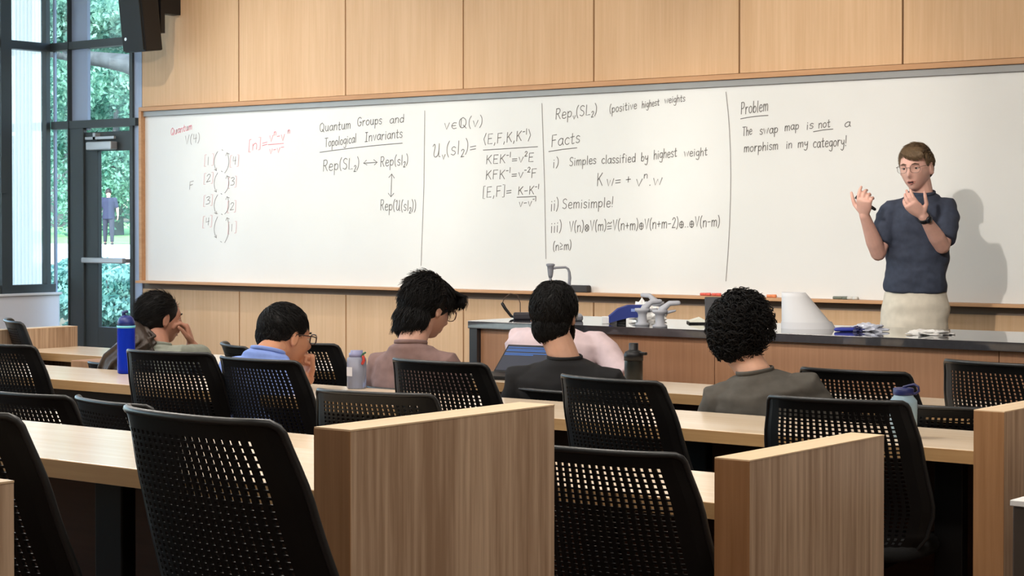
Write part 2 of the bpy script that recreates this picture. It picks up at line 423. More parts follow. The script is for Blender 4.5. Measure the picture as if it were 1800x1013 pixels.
# single-stroke handwriting: units x-height 6, capital 10
G = {
 'a': (6, ['5.4,5 3.5,6.2 1,4.6 .6,2 2.4,.2 4.6,1.6 5.4,5.2', '5.4,5.8 5.2,2 6.2,.1']),
 'b': (5.5, ['.8,10 .8,.3', '.8,3 2.8,5.6 5,4 4.6,1 2.4,0 .8,1.6']),
 'c': (5, ['5,5 3,6 .8,4.2 .8,1.6 2.8,0 5,.8']),
 'd': (6, ['5.2,4.4 3,6 .8,4 1,1 3,0 5.2,2', '5.2,10 5.2,.1']),
 'e': (5.4, ['.9,3.2 4.9,3.6 4.2,5.8 2,5.9 .7,3.4 1.4,.6 3.6,0 5.2,1']),
 'f': (4.5, ['4.6,9.4 3,10 2,8 2,-.2', '.4,5.4 4,5.8']),
 'g': (5.6, ['5,5 3,6 .8,4.4 1,1.6 3,.6 5,2.6', '5,5.8 5,-2.6 3.2,-4.4 .8,-3.4']),
 'h': (5.6, ['.9,10 .9,0', '.9,3.6 3,6 4.8,5 4.9,0']),
 'i': (2.4, ['1.2,5.8 1.2,0', '1.2,8 1.3,8.4']),
 'l': (2.2, ['1.1,10 1.1,0']),
 'm': (8, ['.8,6 .8,0', '.8,4 2.4,6 3.8,5 3.9,0', '3.9,4 5.6,6 7.2,5 7.3,0']),
 'n': (5.6, ['.8,6 .8,0', '.8,3.8 2.8,6 4.8,5 4.9,0']),
 'o': (5.6, ['3,6 .8,4.4 .9,1.4 2.8,0 5,1.6 5,4.6 3,6']),
 'p': (5.6, ['.8,6 .8,-4.2', '.8,4 2.8,6 5,4.6 4.6,1.4 2.6,.4 .8,1.6']),
 'r': (4.4, ['.8,6 .8,0', '.8,3.6 2.4,5.8 4.2,5.6']),
 's': (4.6, ['4.4,5.2 2.6,6.2 .9,5 1.4,3.6 3.6,2.6 4.2,1.2 2.6,-.1 .5,.8']),
 't': (4.6, ['2.2,9 2,1 3,0 4.4,.5', '.3,5.8 4.2,6.2']),
 'u': (5.8, ['.8,6 .8,1.6 2.4,0 4.4,1.2 4.8,6', '4.8,6 4.9,1 5.6,0']),
 'v': (5.4, ['!.6,6 2.6,0 5,6.2']),
 'w': (7.6, ['!.4,6 2,0 3.8,5.2 5.4,0 7.2,6.2']),
 'y': (5.4, ['.7,6 1,3 2.8,2 4.6,3.6', '4.9,6 4.4,-2 2.6,-4.4 .4,-3.2']),
 'E': (6, ['!5.4,10 1,10 .9,0 5.4,0', '!1,5.2 4.6,5.4']),
 'F': (6, ['!5.4,10 1,10 .9,0', '!1,5.4 4.6,5.6']),
 'G': (7, ['6.2,8.6 4,10 1.2,8 .7,4 2,.6 4.4,0 6.2,2 6.2,4.4', '!3.8,4.4 6.6,4.4']),
 'I': (5, ['!.6,10 4.4,10', '!2.5,10 2.5,0', '!.5,0 4.4,0']),
 'K': (6.2, ['!1,10 .9,0', '!5.6,10 1,4.4', '!2.4,5.8 5.8,0']),
 'L': (5.6, ['!1,10 .9,0 5.2,.3']),
 'P': (6, ['!1,10 .9,0', '1,10 4.2,10 5.4,7.6 4,5 1,4.6']),
 'Q': (8, ['4,10 1.2,8 .7,4 2.2,.6 4.6,.2 6.8,3 6.6,7.4 4,10', '!4.4,2.6 7.6,-.8']),
 'B': (8, ['4,10 1.2,8 .7,4 2.2,.6 4.6,.2 6.8,3 6.6,7.4 4,10', '!2.4,9 2.4,1', '!4.4,2.6 7.6,-.8']),
 'R': (6.2, ['!1,10 .9,0', '1,10 4.2,10 5.2,7.8 3.8,5.4 1,5', '!2.6,5.2 5.8,0']),
 'S': (6, ['5.4,8.8 3.4,10 1,8.4 1.6,6 4.4,4.4 5.2,2 3.2,0 .6,1']),
 'T': (6.4, ['!.3,10 6.2,10', '!3.2,10 3.1,0']),
 'U': (7.4, ['.2,8.6 1.6,10 2.2,8 1.4,2.4 2.8,.2 5,1.6 5.8,6', '5.8,10 5.8,1.2 7.2,0']),
 'V': (6.2, ['!.6,10 3,0 5.8,10.2']),
 '(': (3, ['2.6,11 .9,7.6 .9,2.4 2.4,-1.2']),
 ')': (3, ['.5,11 2.1,7.6 2.1,2.4 .5,-1.2']),
 '[': (3, ['!2.6,11 .9,11 .8,-1 2.6,-1']),
 ']': (3, ['!.4,11 2.2,11 2.1,-1 .4,-1']),
 '<': (3.4, ['!2.8,11 .6,5 2.8,-1']),
 '>': (3.4, ['!.6,11 2.8,5 .6,-1']),
 '1': (3, ['!1.6,10 1.5,0']),
 '2': (5.4, ['.8,8 2.6,10 4.8,8.4 3.6,5 .7,.2', '!.7,.2 5,.4']),
 '3': (5.2, ['.8,9 3,10 4.6,8.2 2.2,5.6', '2.2,5.6 4.8,4 4,.8 .6,.6']),
 '4': (5.6, ['!1,10 .8,4.6 5,5', '!4.2,9.6 4,0']),
 '=': (6, ['!.6,4.2 5.4,4.4', '!.6,2 5.4,2.2']),
 '-': (4.6, ['!.6,4.4 4,4.6']),
 '+': (5.4, ['!.6,4.2 4.8,4.4', '!2.7,6.8 2.6,1.8']),
 ',': (2.2, ['!1.4,.8 .7,-1.8']),
 '.': (2.4, ['!1,.2 1.4,.5']),
 '!': (2.6, ['!1.5,10.6 1.2,3', '!1.1,.5 1.2,.1']),
 ' ': (4, []),
 'e_': (5, []),
 '@': (6, ['5.2,5.6 2.4,5.8 .8,3 2.4,.4 5.2,.6', '!.9,3.1 4.6,3.2']),          # element of
 '*': (6.6, ['3.3,6.6 .9,5 .9,1.6 3.3,0 5.7,1.6 5.7,5 3.3,6.6', '!1.6,5.2 5,1.4', '!5,5.2 1.6,1.4']),   # tensor
 '#': (6.6, ['3.3,6.6 .9,5 .9,1.6 3.3,0 5.7,1.6 5.7,5 3.3,6.6', '!3.3,6.6 3.3,0', '!.9,3.3 5.7,3.3']),  # direct sum
 '~': (7, ['.6,6.4 2,8 4,6.8 6.4,8.4', '!.6,4 6.2,4.4', '!.6,1.6 6.2,2']),    # congruent
 '%': (6, ['!.8,8.4 5,5.6 .8,3.4', '!.8,1 5,1.2']),                           # greater or equal
}
def catmull(P, m=5):
    if len(P) < 3: return P
    out = []
    Q = [P[0]] + P + [P[-1]]
    for i in range(1, len(Q) - 2):
        p0, p1, p2, p3 = Q[i - 1:i + 3]
        for j in range(m):
            u = j / m
            out.append(tuple(.5 * (2 * p1[k] + (p2[k] - p0[k]) * u + (2 * p0[k] - 5 * p1[k] + 4 * p2[k] - p3[k]) * u * u + (3 * p1[k] - p0[k] - 3 * p2[k] + p3[k]) * u ** 3) for k in range(2)))
    out.append(P[-1]); return out
YI = WY - .0365
def ribbon(mb, pts, wd):
    """pts: 3-D points on the board; flat marker stroke about half a millimetre proud of it"""
    pts = [Vector(p) for p in pts]
    L, Rr = [], []
    for i, p in enumerate(pts):
        t = pts[min(i + 1, len(pts) - 1)] - pts[max(i - 1, 0)]
        if t.length < 1e-7: t = Vector((1, 0, 0))
        t.normalize(); q = Vector((-t.z, 0, t.x)) * wd / 2
        L.append(p + q); Rr.append(p - q)
    d0 = (pts[0] - pts[1]).normalized() * wd * .4; d1 = (pts[-1] - pts[-2]).normalized() * wd * .4
    L[0] += d0; Rr[0] += d0; L[-1] += d1; Rr[-1] += d1
    n = len(pts)
    mb.add(L + Rr, [(i, i + 1, n + i + 1, n + i) for i in range(n - 1)])
def stroke_px(mb, pp, wd=.0052):
    ribbon(mb, [atY(x, y, YI) for x, y in pp], wd)
def layout(s):
    """-> [(char, x, scale, dy)], total width"""
    x, sc, dy, out, i = 0., 1., 0., [], 0
    while i < len(s):
        c = s[i]
        if c in '^_' and i + 1 < len(s) and s[i + 1] == '{':
            sc, dy = .58, (6.2 if c == '^' else -2.6); i += 2; continue
        if c == '}': sc, dy = 1., 0.; i += 1; continue
        wch = G[c][0]
        out.append((c, x, sc, dy)); x += (wch + 1.1) * sc; i += 1
    return out, x - 1.1
def write(mb, s, x0, y0, x1, y1, h, wd=.0052):
    lay, tot = layout(s)
    for c, cx, sc, dy in lay:
        jy = random.uniform(-.3, .3)
        for st in G[c][1]:
            sharp = st[0] == '!'
            P = [tuple(float(q) for q in p.split(',')) for p in st.lstrip('!').split()]
            if not sharp: P = catmull(P)
            pp = []
            for gx, gy in P:
                u = (cx + gx * sc + gy * sc * .06) / tot
                pp.append((x0 + (x1 - x0) * u, y0 + (y1 - y0) * u - (gy * sc + dy + jy) / 10 * h))
            stroke_px(mb, pp, wd)
def ink(lines, m, wd=.0052, extra=()):
    for l in lines:
        mb = MB(); write(mb, *l, wd=wd); mb.build('marker_writing', m, wb, off=oF)
    for e in extra:
        mb = MB(); stroke_px(mb, e, wd); mb.build('marker_stroke', m, wb, off=oF)
def arc(p0, c, p1, n=9):
    return [((1 - u) ** 2 * p0[0] + 2 * u * (1 - u) * c[0] + u * u * p1[0], (1 - u) ** 2 * p0[1] + 2 * u * (1 - u) * c[1] + u * u * p1[1]) for u in [i / (n - 1) for i in range(n)]]
K4 = lambda x, y: (250 + x / 2.980, 180 + y / 2.980)
ink([('Quantum', 300, 238, 337, 227, 12)], M['inkpink'])
diag = []
for a, b, c in ((258, 305, 358), (370, 420, 470), (485, 535, 585), (600, 660, 710)):
    diag.append(arc(K4(395, a), K4(362, b), K4(388, c)))
    diag.append([K4(378, c - 6), K4(389, c), K4(389, c - 14)])
for a, b, c in ((265, 325, 370), (385, 435, 475), (495, 550, 585), (605, 675, 735)):
    diag.append(arc(K4(445, a), K4(468, b), K4(432, c)))
    diag.append([K4(438, a + 14), K4(443, a), K4(456, a + 6)])
for x, y in ((420, 250), (417, 362), (415, 480), (392, 582), (417, 587), (413, 731)):
    q = K4(x, y); diag.append([(q[0] - .9, q[1] - .6), (q[0] + .9, q[1] + .6)])
ink([('V(4)', 324.5, 254.5, 351, 249, 15), ('F', 332, 333, 340, 331, 13)], M['inkpale'], .0046, diag)
ink([('1', 364, 290, 367, 290, 14), ('2', 362, 321, 370, 319, 13), ('3', 361, 360, 369, 358, 13), ('4', 360.5, 397, 368, 395, 13),
     ('4', 408.5, 290, 415, 289, 14), ('3', 404.5, 327, 412, 326, 14), ('2', 403.5, 370, 411, 369, 13), ('1', 405.5, 407, 408.5, 406, 12)], M['inkpale'], .0044)
ink([('[ ]', 358, 292, 376, 289, 17), ('[ ]', 357, 323, 375, 320, 16), ('[ ]', 356.5, 362, 374, 359, 16), ('[ ]', 355, 400, 373, 397, 17),
     ('[ ]', 403, 293, 420, 290, 17), ('[ ]', 400, 330, 416, 327, 16), ('[ ]', 398.5, 373, 415, 371, 17), ('[ ]', 399.5, 410, 416, 408, 17)], M['inkrose'], .005)
ink([('[n]=', 436, 266, 470, 258, 18), ('v^{n}-v^{ n}', 473, 250, 509, 246, 18), ('v-v', 473, 271, 492, 268, 14)], M['inkpink'], .0048,
    [[K4(660, 222), K4(740, 215)], [K4(728, 236), K4(742, 234)]])
ink([('Quantum', 561.4, 232, 616, 226, 15), ('Groups', 627.5, 222, 671, 218, 15), ('and', 684.6, 217, 710, 215, 14),
     ('Topological', 570.5, 259, 626, 250, 15), ('Invariants', 641, 249, 707, 242, 16)], M['ink'], .005, [arc(K4(930, 262), K4(1150, 230), K4(1362, 214))])
ink([('Rep(SL_{2})', 567, 301, 631, 296, 19), ('Rep(sl_{2})', 668, 293, 717, 289, 17), ('Rep(U(sl_{2}))', 668, 370, 731, 371, 18)], M['ink'], .005,
    [[(639, 287), (663, 285.5)], [(644, 282), (639, 287), (645, 290)], [(657, 281), (663, 285.5), (658, 290)],
     [(688.6, 306), (687, 346)], [(683.5, 312), (688.6, 306), (693, 313)], [(682.5, 340), (687, 346), (692, 340)]])
ink([], M['inkpale'], .005, [[(746.6, 195), (745, 330), (740, 467)], [(952.5, 182), (957, 320), (959.6, 455)], arc((1276, 162), (1293, 290), (1276, 494))])
ink([('v@B(v)', 780, 228, 848, 221.5, 18), ('U_{v}(sl_{2})=', 759.5, 277, 837, 266, 23)], M['ink'], .005)
ink([('<E,F,K,K^{-1}>', 849, 254, 933, 246, 17), ('KEK^{-1}=v^{2}E', 853.7, 288, 938, 284, 15), ('KFK^{-1}=v^{-2}F', 853, 315.3, 943, 312, 15.5),
     ('[E,F]=', 847.7, 348, 899, 343, 18), ('K-K^{-1}', 910, 343, 947, 341, 14), ('v-v^{-1}', 911.6, 364, 942, 362, 14)], M['ink'], .005,
    [[(849.5, 264), (945, 258)], [(909, 347), (942, 345.5)]])
ink([('Rep_{v}(SL_{2})', 976, 209.7, 1049, 201, 18), ('Facts', 968.5, 258, 1019, 250.5, 20), ('i)', 971, 296, 982, 293, 16), ('Simples', 1000.5, 292, 1047.4, 288, 15),
     ('classified', 1057, 288, 1117, 285, 15), ('by', 1126.6, 284, 1139, 282.5, 15), ('highest', 1148.7, 280, 1189.5, 275.5, 16), ('weight', 1202, 275.5, 1243, 273, 14)], M['ink'], .005,
    [[(964.6, 266.6), (990, 262.5), (1014, 260)]])
ink([('(positive', 1071, 199, 1119, 191, 14), ('highest', 1128, 190, 1158.6, 185, 12), ('weights', 1168, 182, 1204, 178, 12)], M['ink'], .0045)
ink([('K', 1048.5, 327, 1059, 326, 22), ('w=', 1066, 327, 1091, 325, 20), ('+', 1099, 324, 1109, 323, 19), ('v^{n}.w', 1117, 327, 1164, 325, 20)], M['ink'], .005)
ink([('ii)', 967.4, 372, 981.6, 368, 20), ('Semisimple!', 988, 367, 1078, 364, 17), ('iii)', 967.4, 410, 987, 407, 19),
     ('V(n)*V(m)~V(n+m)#V(n+m-2)#..#V(n-m)', 1000, 408, 1265, 398, 18), ('(n%m)', 971.7, 441, 1004, 438, 15)], M['ink'], .005)
ink([('Problem', 1302, 201, 1350, 194.5, 20), ('The', 1305, 239, 1321.5, 236.6, 15), ('swap', 1335, 237, 1367, 233, 15), ('map', 1379, 230, 1404, 227, 14), ('is', 1417, 228, 1429.5, 225, 14),
     ('not', 1438.4, 226, 1459, 223, 14), ('a', 1484, 224, 1494.7, 222, 14), ('morphism', 1307.4, 268, 1367.4, 262, 15), ('in', 1381.4, 262, 1392, 260, 14), ('my', 1402, 260, 1420, 257, 14),
     ('category!', 1429, 260, 1488, 256, 17)], M['ink'], .005, [arc((1302, 209), (1325, 204), (1350, 203)), [(1430, 231.7), (1447, 228.5), (1464, 227)]])

# ------------------------------------------------------------------ loudspeaker on the front wall
sp = thing('wall_speaker', 'black loudspeaker hung high on the wood wall beside the glazing', 'speaker', (-10.86, 9.42, 2.65))
Mt = Matrix.Rotation(math.radians(7), 4, 'X')
MB().box(-.125, .115, 0, .17, 0, .95, .012, Mt).build('cabinet', M['black'], sp)
MB().box(-.117, .107, -.014, .0, .012, .938, .003, Mt).build('grille', mat('black_grille', srgb(13, 15, 15), .7), sp)
MB().box(.0, .08, .15, .375, .3, .42).box(.03, .1, .16, .2, .15, .62).build('wall_bracket', M['black'], sp)
o = MB().lathe([(.012, 0), (.012, .004)], 16).build('badge', M['silver'], sp); o.location = Mt @ Vector((-.075, -.014, .1)); o.rotation_euler = (PI / 2, 0, 0)
# ------------------------------------------------------------------ fixed desks
def desk(label, x0, x1, y0, y1, top, base, posts, panel_r=False, panel_l=False, pz=.13, py=(-.07, .055), group=None):
    """counter from x0 to x1, front (camera) edge y0, far edge y1"""
    r = thing('lecture_desk', label, 'desk', (x1, y0, base))
    of = Vector((x1, y0, base))
    MB().box(x0, x1, y0 + .003, y1, top - .04, top, .0015).build('desktop', M['laminate'], r, off=of)
    MB().box(x0, x1, y0, y0 + .003, top - .0385, top - .0015).build('edge_band', M['edgewood'], r, off=of)
    MB().box(x0 + .02, x1 - .02, y1 - .06, y1 - .042, base + .12, top - .04).build('modesty_panel', M['dkwood'], r, off=of)
    for x in posts:
        MB().box(x - .045, x + .045, y0 + .16, y0 + .2, base + .02, top - .04, .004).box(x - .06, x + .06, y0 + .1, y0 + .4, base, base + .02, .004).build('desk_leg', M['metal_black'], r, off=of)
    for sd, x in ((panel_r, x1), (panel_l, x0 - .088)):
        if sd:
            a, b = y0 + py[0], y1 + py[1]
            p = MB().box(x, x + .088, a, b, base, top + pz - .003).build('end_panel', M['zebra'], r, off=of)
            MB().box(x - .0005, x + .0885, a - .0005, b + .0005, top + pz - .003, top + pz).build('panel_lit_top', M['ptop'], p)  # thin top sheet, overhead light put into its paler tone
            MB().box(x, x + .088, a - .002, a, base, top + pz - .003).build('panel_shaded_end', M['shadewood'], p)  # thin sheet on the near end, shade put into its darker tone
            for c in p.children: c.location = (-0, 0, 0); c.data.transform(Matrix.Translation(-of))
    return r
M['dkwood'] = wood('dark_brown_modesty_panel', srgb(92, 62, 42), srgb(76, 50, 32), .6, 'X', 40, 4)
M['shadewood'] = wood('shaded_panel_brown', srgb(178, 132, 90), srgb(150, 106, 68), .5, 'Z', 70, 8)  # panel laminate browned for its shaded end; reused on the low cabinet
XD = -7.62
desk('nearest long pale desk on the raised tier, ending at the big foreground end panel', XD, -2.385, 2.565, 3.03, .885, T1, (-3.235, -5.2, -7.2), True, py=(-.08, .06))
desk('pale desk of the second row, ending at the middle wooden end panel', XD, -2.205, 3.73, 4.185, .74, 0, (-2.75, -4.9, -7.0), True, py=(-.175, .0))
desk('pale third-row desk holding the tall blue bottle, ending at the right end panel', XD, -2.21, 5.035, 5.52, .74, 0, (-2.42, -3.3, -5.6, -7.2), True, py=(-.13, .02))
desk('pale desk of the front row, in front of the dark-topped counter', -7.92, -2.21, 6.05, 6.48, .74, 0, (-2.6, -4.3, -6.0, -7.4), True, True, pz=.106, py=(-.3, -.01))
desk('desk at the very back, only its end panel showing at the lower left edge', XD, -2.31, 1.12, 1.64, .885, T1, (-3.3, -5.6), True, py=(-.08, .06))
b = tag(MB().box(-7.1, -6.55, 5.76, 5.94, 0, .742, .003).build('low_cabinet', M['shadewood']), 'small low wooden cabinet end behind the woman with the ponytail', 'cabinet')
c = thing('equipment_cabinet', 'dark grey equipment cabinet with a white top edge at the lower right edge', 'cabinet', (-1.615, 4.755, 0))
MB().box(-.29, .35, -.3, .3, 0, .685, .004).build('body', mat('dark_brown_grey_laminate', srgb(66, 58, 52), .5), c)
MB().box(-.295, .355, -.305, .305, .685, .7, .002).build('top', M['white'], c)

# ------------------------------------------------------------------ instructor counter
ct = thing('instructor_counter', 'long dark-topped instructor counter with brown wood front before the whiteboard', 'counter', (-5.985, 7.33, 0))
of = Vector((-5.985, 7.33, 0))
CX1 = .8
MB().box(-5.985, CX1, 7.33, 8.08, .862, .9, .002).build('countertop', M['stone'], ct, off=of)
MB().box(-5.98, -5.93, 7.335, 8.07, 0, .862, .002).build('end_frame', M['stone_edge'], ct, off=of)
for i in range(5):
    a = -5.928 + i * 1.36
    MB().box(a + .002, min(a + 1.358, CX1), 7.36, 7.385, .1, .861).build('front_panel', M['counterwood'], ct, off=of)
MB().box(-5.93, CX1, 7.386, 7.96, .08, .86).build('carcass', M['dkwood'], ct, off=of)
MB().box(-5.9, CX1, 7.42, 7.95, 0, .08).build('plinth', M['metal_black'], ct, off=of)

# ------------------------------------------------------------------ task chair with perforated back
ZT = .885
def back_pt(u, v, off=0.):
    """u -1..1 across, v 0..1 bottom to top; off along the back's normal (towards the sitter)"""
    V = [0, .13, .3, .72, 1.0]; H = [.185, .232, .254, .236, .211]
    i = min(int(np.searchsorted(V, v, side='right')) - 1, 3); t = (v - V[i]) / (V[i + 1] - V[i]); t = max(0, min(1, t)); t = t * t * (3 - 2 * t) * .6 + t * .4
    hw = H[i] + (H[i + 1] - H[i]) * t
    z = .43 + (ZT - .43) * v - .007 * v * max(0, (abs(u) - .9) / .1) ** 2
    y = -.17 - .05 * v - .06 * v * v + .05 * math.exp(-((v - .25) / .22) ** 2) * .3 + .028 * u * u + .034 * u ** 6
    return Vector((u * hw, y + off, z))
def build_back():
    NU, NV = 19, 32
    u0, v0, v1 = .80, .07, .935
    us, hu = [-1, -.9], []
    for i in range(NU):
        a = -u0 + 2 * u0 * i / NU; d = 2 * u0 / NU
        hu.append(len(us) + 0); us += [a + d * .26, a + d * .74]
    us += [.9, 1]
    vs_, hv = [0.], []
    for j in range(NV):
        a = v0 + (v1 - v0) * j / NV; d = (v1 - v0) / NV
        hv.append(len(vs_)); vs_ += [a + d * .19, a + d * .81]
    vs_ += [1.]
    nu, nv = len(us), len(vs_)
    mb = MB()
    T = .006
    V = [back_pt(u, v, -T / 2) for v in vs_ for u in us] + [back_pt(u, v, T / 2) for v in vs_ for u in us]
    F = []; N = nu * nv
    hset = {(a, b) for a in hu for b in hv}
    solid = lambda i, j: 0 <= i < nu - 1 and 0 <= j < nv - 1 and (i, j) not in hset
    for j in range(nv - 1):
        for i in range(nu - 1):
            if not solid(i, j): continue
            a, b, c_, d = j * nu + i, j * nu + i + 1, (j + 1) * nu + i + 1, (j + 1) * nu + i
            F.append((a, b, c_, d)); F.append((N + d, N + c_, N + b, N + a))
            if not solid(i, j - 1): F.append((a, N + a, N + b, b))
            if not solid(i, j + 1): F.append((c_, N + c_, N + d, d))
            if not solid(i - 1, j): F.append((d, N + d, N + a, a))
            if not solid(i + 1, j): F.append((b, N + b, N + c_, c_))
    mb.add(V, F)
    return mb
def make_chair():
    r = thing('task_chair', 'black task chair', 'chair')
    me = build_back().build('backrest', M['blackmesh'], r)
    path = [back_pt(-1, v) for v in np.linspace(.0, .975, 16)] + [back_pt(-.985, .993)] + [back_pt(u, 1) for u in np.linspace(-.94, .94, 21)] + [back_pt(.985, .993)] + [back_pt(1, v) for v in np.linspace(.975, 0, 16)]
    MB().tube(path, .0075, 8).build('back_rim', M['rim'], r, True)
    st = MB()
    rings = []
    for s_, z in ((.9, .405), (1, .415), (1.0, .44), (.97, .455), (.85, .462)):
        ring = []
        for k in range(28):
            a = 2 * PI * k / 28; cx, sy = math.cos(a), math.sin(a)
            q = lambda c_: math.copysign(abs(c_) ** .55, c_)
            ring.append((q(cx) * .225 * s_, .03 + q(sy) * .2 * s_, z + .012 * q(cx) ** 2 - (.012 if sy > .5 else 0)))
        rings.append(ring)
    st.loft(rings).build('seat', M['fabric_black'], r, True)
    MB().tube([(0, -.02, .395), (0, -.15, .38), (0, -.185, .42), (0, -.168, .52)], [.03, .028, .024, .02], 10, hint=(1, 0, 0)).box(-.09, .09, -.1, .12, .37, .41, .01).build('back_support', M['black'], r, True)
    MB().lathe([(.028, .11), (.028, .24), (.02, .24), (.02, .39)], 16).build('gas_column', M['metal_black'], r, True)
    for i in range(5):
        a = 2 * PI * i / 5 + .3
        d = Vector((math.cos(a), math.sin(a), 0))
        leg = MB().tube([d * .02 + Vector((0, 0, .115)), d * .16 + Vector((0, 0, .1)), d * .29 + Vector((0, 0, .075))], [.026, .02, .015], 8).build('base_leg', M['black'], r, True)
        p = d * .29
        Mx = Matrix.Translation((p.x, p.y, .03)) @ Matrix.Rotation(a, 4, 'Z') @ Matrix.Rotation(PI / 2, 4, 'X')
        cs = MB()
        for zz in (-.022, .008): cs.loft([[Mx @ Vector((.029 * math.cos(2 * PI * k / 16), .029 * math.sin(2 * PI * k / 16), z)) for k in range(16)] for z in (zz, zz + .014)])
        cs.build('caster', M['metal_black'], leg, True)
    return r
chair0 = make_chair()
used = [False]
def chair(cx, cy, rot, label, z=.885, base=0., group='task chairs at the lecture desks'):
    """cx, cy: middle of the back's upper rim; z: rim height above its floor"""
    r = chair0 if not used[0] else copy_tree(chair0)
    used[0] = True
    a = math.radians(rot)
    r.location = (cx - math.sin(a) * .25 + 0, cy + math.cos(a) * .25, base)
    r.rotation_euler = (0, 0, a)
    r['label'] = label; r['group'] = group
    dz = z - ZT
    for c_ in r.children:
        if not c_.name.startswith('base_leg'): c_.location.z = dz
    return r
chair(-2.42, 2.21, -6, 'large black task chair in the foreground, left of the biggest wooden end panel', .91, T1)
chair(-2.93, 2.07, -3, 'black task chair of the nearest row cut off by the left photo edge', .90, T1)
chair(-2.47, 3.47, 4, 'black task chair of the second row, between the foreground and middle end panels', .875)
chair(-4.235, 3.56, -12, 'black task chair with a curled rim, just beyond the bare nearest desk', .875)
chair(-4.77, 3.67, 0, 'second-row black task chair at the left photo edge, lower of the two', .86)
chair(-3.87, 4.27, 9, 'black task chair standing pulled out behind the top of the foreground end panel', .87)
chair(-3.39, 4.82, -8, 'black task chair behind the man in the black t-shirt, right of the foreground end panel', .90)
chair(-2.63, 4.88, 8, 'black task chair partly covered by the middle end panel, behind the curly-haired man', .875)
chair(-4.15, 4.9, -2, 'black task chair behind the man in the mauve t-shirt', .915)
chair(-5.06, 4.95, -2, 'black task chair behind the man in the blue shirt', .88)
chair(-5.49, 4.9, 7, 'black task chair right of the tall blue bottle, before the blue-shirted man', .892)
chair(-6.46, 4.86, 0, 'third-row black task chair at the left photo edge, left of the blue bottle', .885)
chair(-4.2, 5.62, -5, 'low black task chair the man in the black t-shirt sits in', .765)
chair(-2.53, 5.62, 22, 'low black task chair behind the squat blue-capped bottle, beside the right end panel', .80)
chair(-2.63, 5.99, -9, 'tall black task chair at the right photo edge before the counter front', .915)
chair(-3.14, 5.95, 0, 'black task chair of the front row just right of the curly-haired man', .868)
chair(-5.81, 5.95, 0, 'empty black task chair left of the clear water bottle, right of the blue-shirted man', .862)
chair(-6.15, 5.88, -32, 'empty turned black task chair behind the blue-shirted man', .845)
chair(-7.88, 6.02, -31, 'black task chair turned edge-on at the far left end of the front row', .892)
chair(-6.6, 5.6, 0, 'low black task chair the woman with the ponytail sits in', .755)
chair(-4.92, 5.62, 0, 'low black task chair under the man in the mauve t-shirt', .73)
chair(-3.5, 5.62, 0, 'low black task chair under the man with curly hair', .72)
chair(-5.08, 6.72, 0, 'low black task chair under the person in the pink shirt', .70)
# ------------------------------------------------------------------ bottles, laptop, things on the counter
def plastic(name, col, trans=.6, rough=.15):
    m = bpy.data.materials.new(name); m.use_nodes = True
    b = m.node_tree.nodes['Principled BSDF']
    b.inputs['Base Color'].default_value = col; b.inputs['Roughness'].default_value = rough
    b.inputs['Transmission Weight'].default_value = trans; b.inputs['IOR'].default_value = 1.15
    return m
p = atZ(222, 657, .74)
bt = thing('water_bottle', 'tall cobalt blue bottle with a spout lid on the third-row desk', 'bottle', p)
MB().lathe([(.030, 0), (.037, .004), (.038, .02), (.038, .19), (.0385, .2), (.036, .212)], 28).build('body', plastic('cobalt_bottle', srgb(26, 58, 200), .35, .2), bt, True)
MB().lathe([(.0395, .196), (.0395, .206)], 28).build('collar', mat('pale_cyan_plastic', srgb(120, 205, 225), .4), bt, True)
l = MB().lathe([(.038, .206), (.037, .222), (.03, .238), (.018, .248), (.004, .25)], 28).build('lid', mat('navy_plastic', srgb(28, 44, 120), .4), bt, True)
MB().tube([(-.012, 0, .245), (-.016, 0, .262), (.004, .0, .266)], [.011, .009, .007], 10).build('spout', mat('grey_navy_plastic', srgb(52, 66, 110), .4), l, True)

p = atZ(627, 683, .74)
bt = thing('water_bottle', 'clear round water bottle with grey lid beside the mauve-shirted man', 'bottle', p)
MB().lathe([(.034, 0), (.038, .004), (.0385, .11), (.037, .118), (.026, .126)], 28).build('body', plastic('clear_grey_bottle', srgb(186, 192, 214), .5, .08), bt, True)
MB().lathe([(.031, .004), (.035, .007), (.035, .07), (.01, .07)], 28).build('water', plastic('bottle_water', srgb(150, 165, 185), .8, .05), bt, True)
MB().box(-.016, .012, -.0395, -.0385, .05, .085).build('sticker', mat('white_sticker', srgb(225, 225, 230), .6), bt)
l = MB().lathe([(.03, .122), (.03, .138), (.024, .14), (.024, .148)], 28).build('lid', mat('grey_blue_lid', srgb(138, 140, 178), .4), bt, True)
MB().tube([(.04, -.01, .1), (.048, -.01, .112), (.044, -.01, .125)], .006, 8).build('red_clip', mat('red_clip', srgb(190, 60, 50), .5), bt, True)
MB().tube([(.036, -.01, .128), (.044, -.01, .138), (.054, -.01, .142)], .004, 8).build('green_loop', mat('green_loop', srgb(60, 110, 80), .5), bt, True)

p = atZ(1588, 770, .74)
bt = thing('water_bottle', 'squat pale blue bottle with dark blue loop cap on the third-row desk', 'bottle', p)
MB().lathe([(.035, 0), (.04, .004), (.041, .1), (.0405, .112), (.03, .125), (.028, .132)], 28).build('body', plastic('pale_blue_bottle', srgb(176, 204, 220), .35, .08), bt, True)
MB().lathe([(.036, .004), (.037, .008), (.037, .085), (.01, .085)], 28).build('water', plastic('bottle_water2', srgb(150, 170, 185), .8, .05), bt, True)
l = MB().lathe([(.03, .129), (.031, .131), (.031, .147), (.028, .15), (.006, .151)], 28).build('cap', mat('dark_blue_cap', srgb(34, 42, 96), .4), bt, True)
MB().tube([(.0, .0, .152), (.02, .0, .158), (.036, .0, .162), (.048, .0, .155), (.05, .0, .143), (.04, .0, .134), (.028, .0, .134)], .004, 8).build('cap_loop', mat('dark_blue_loop', srgb(42, 44, 90), .4), l, True)

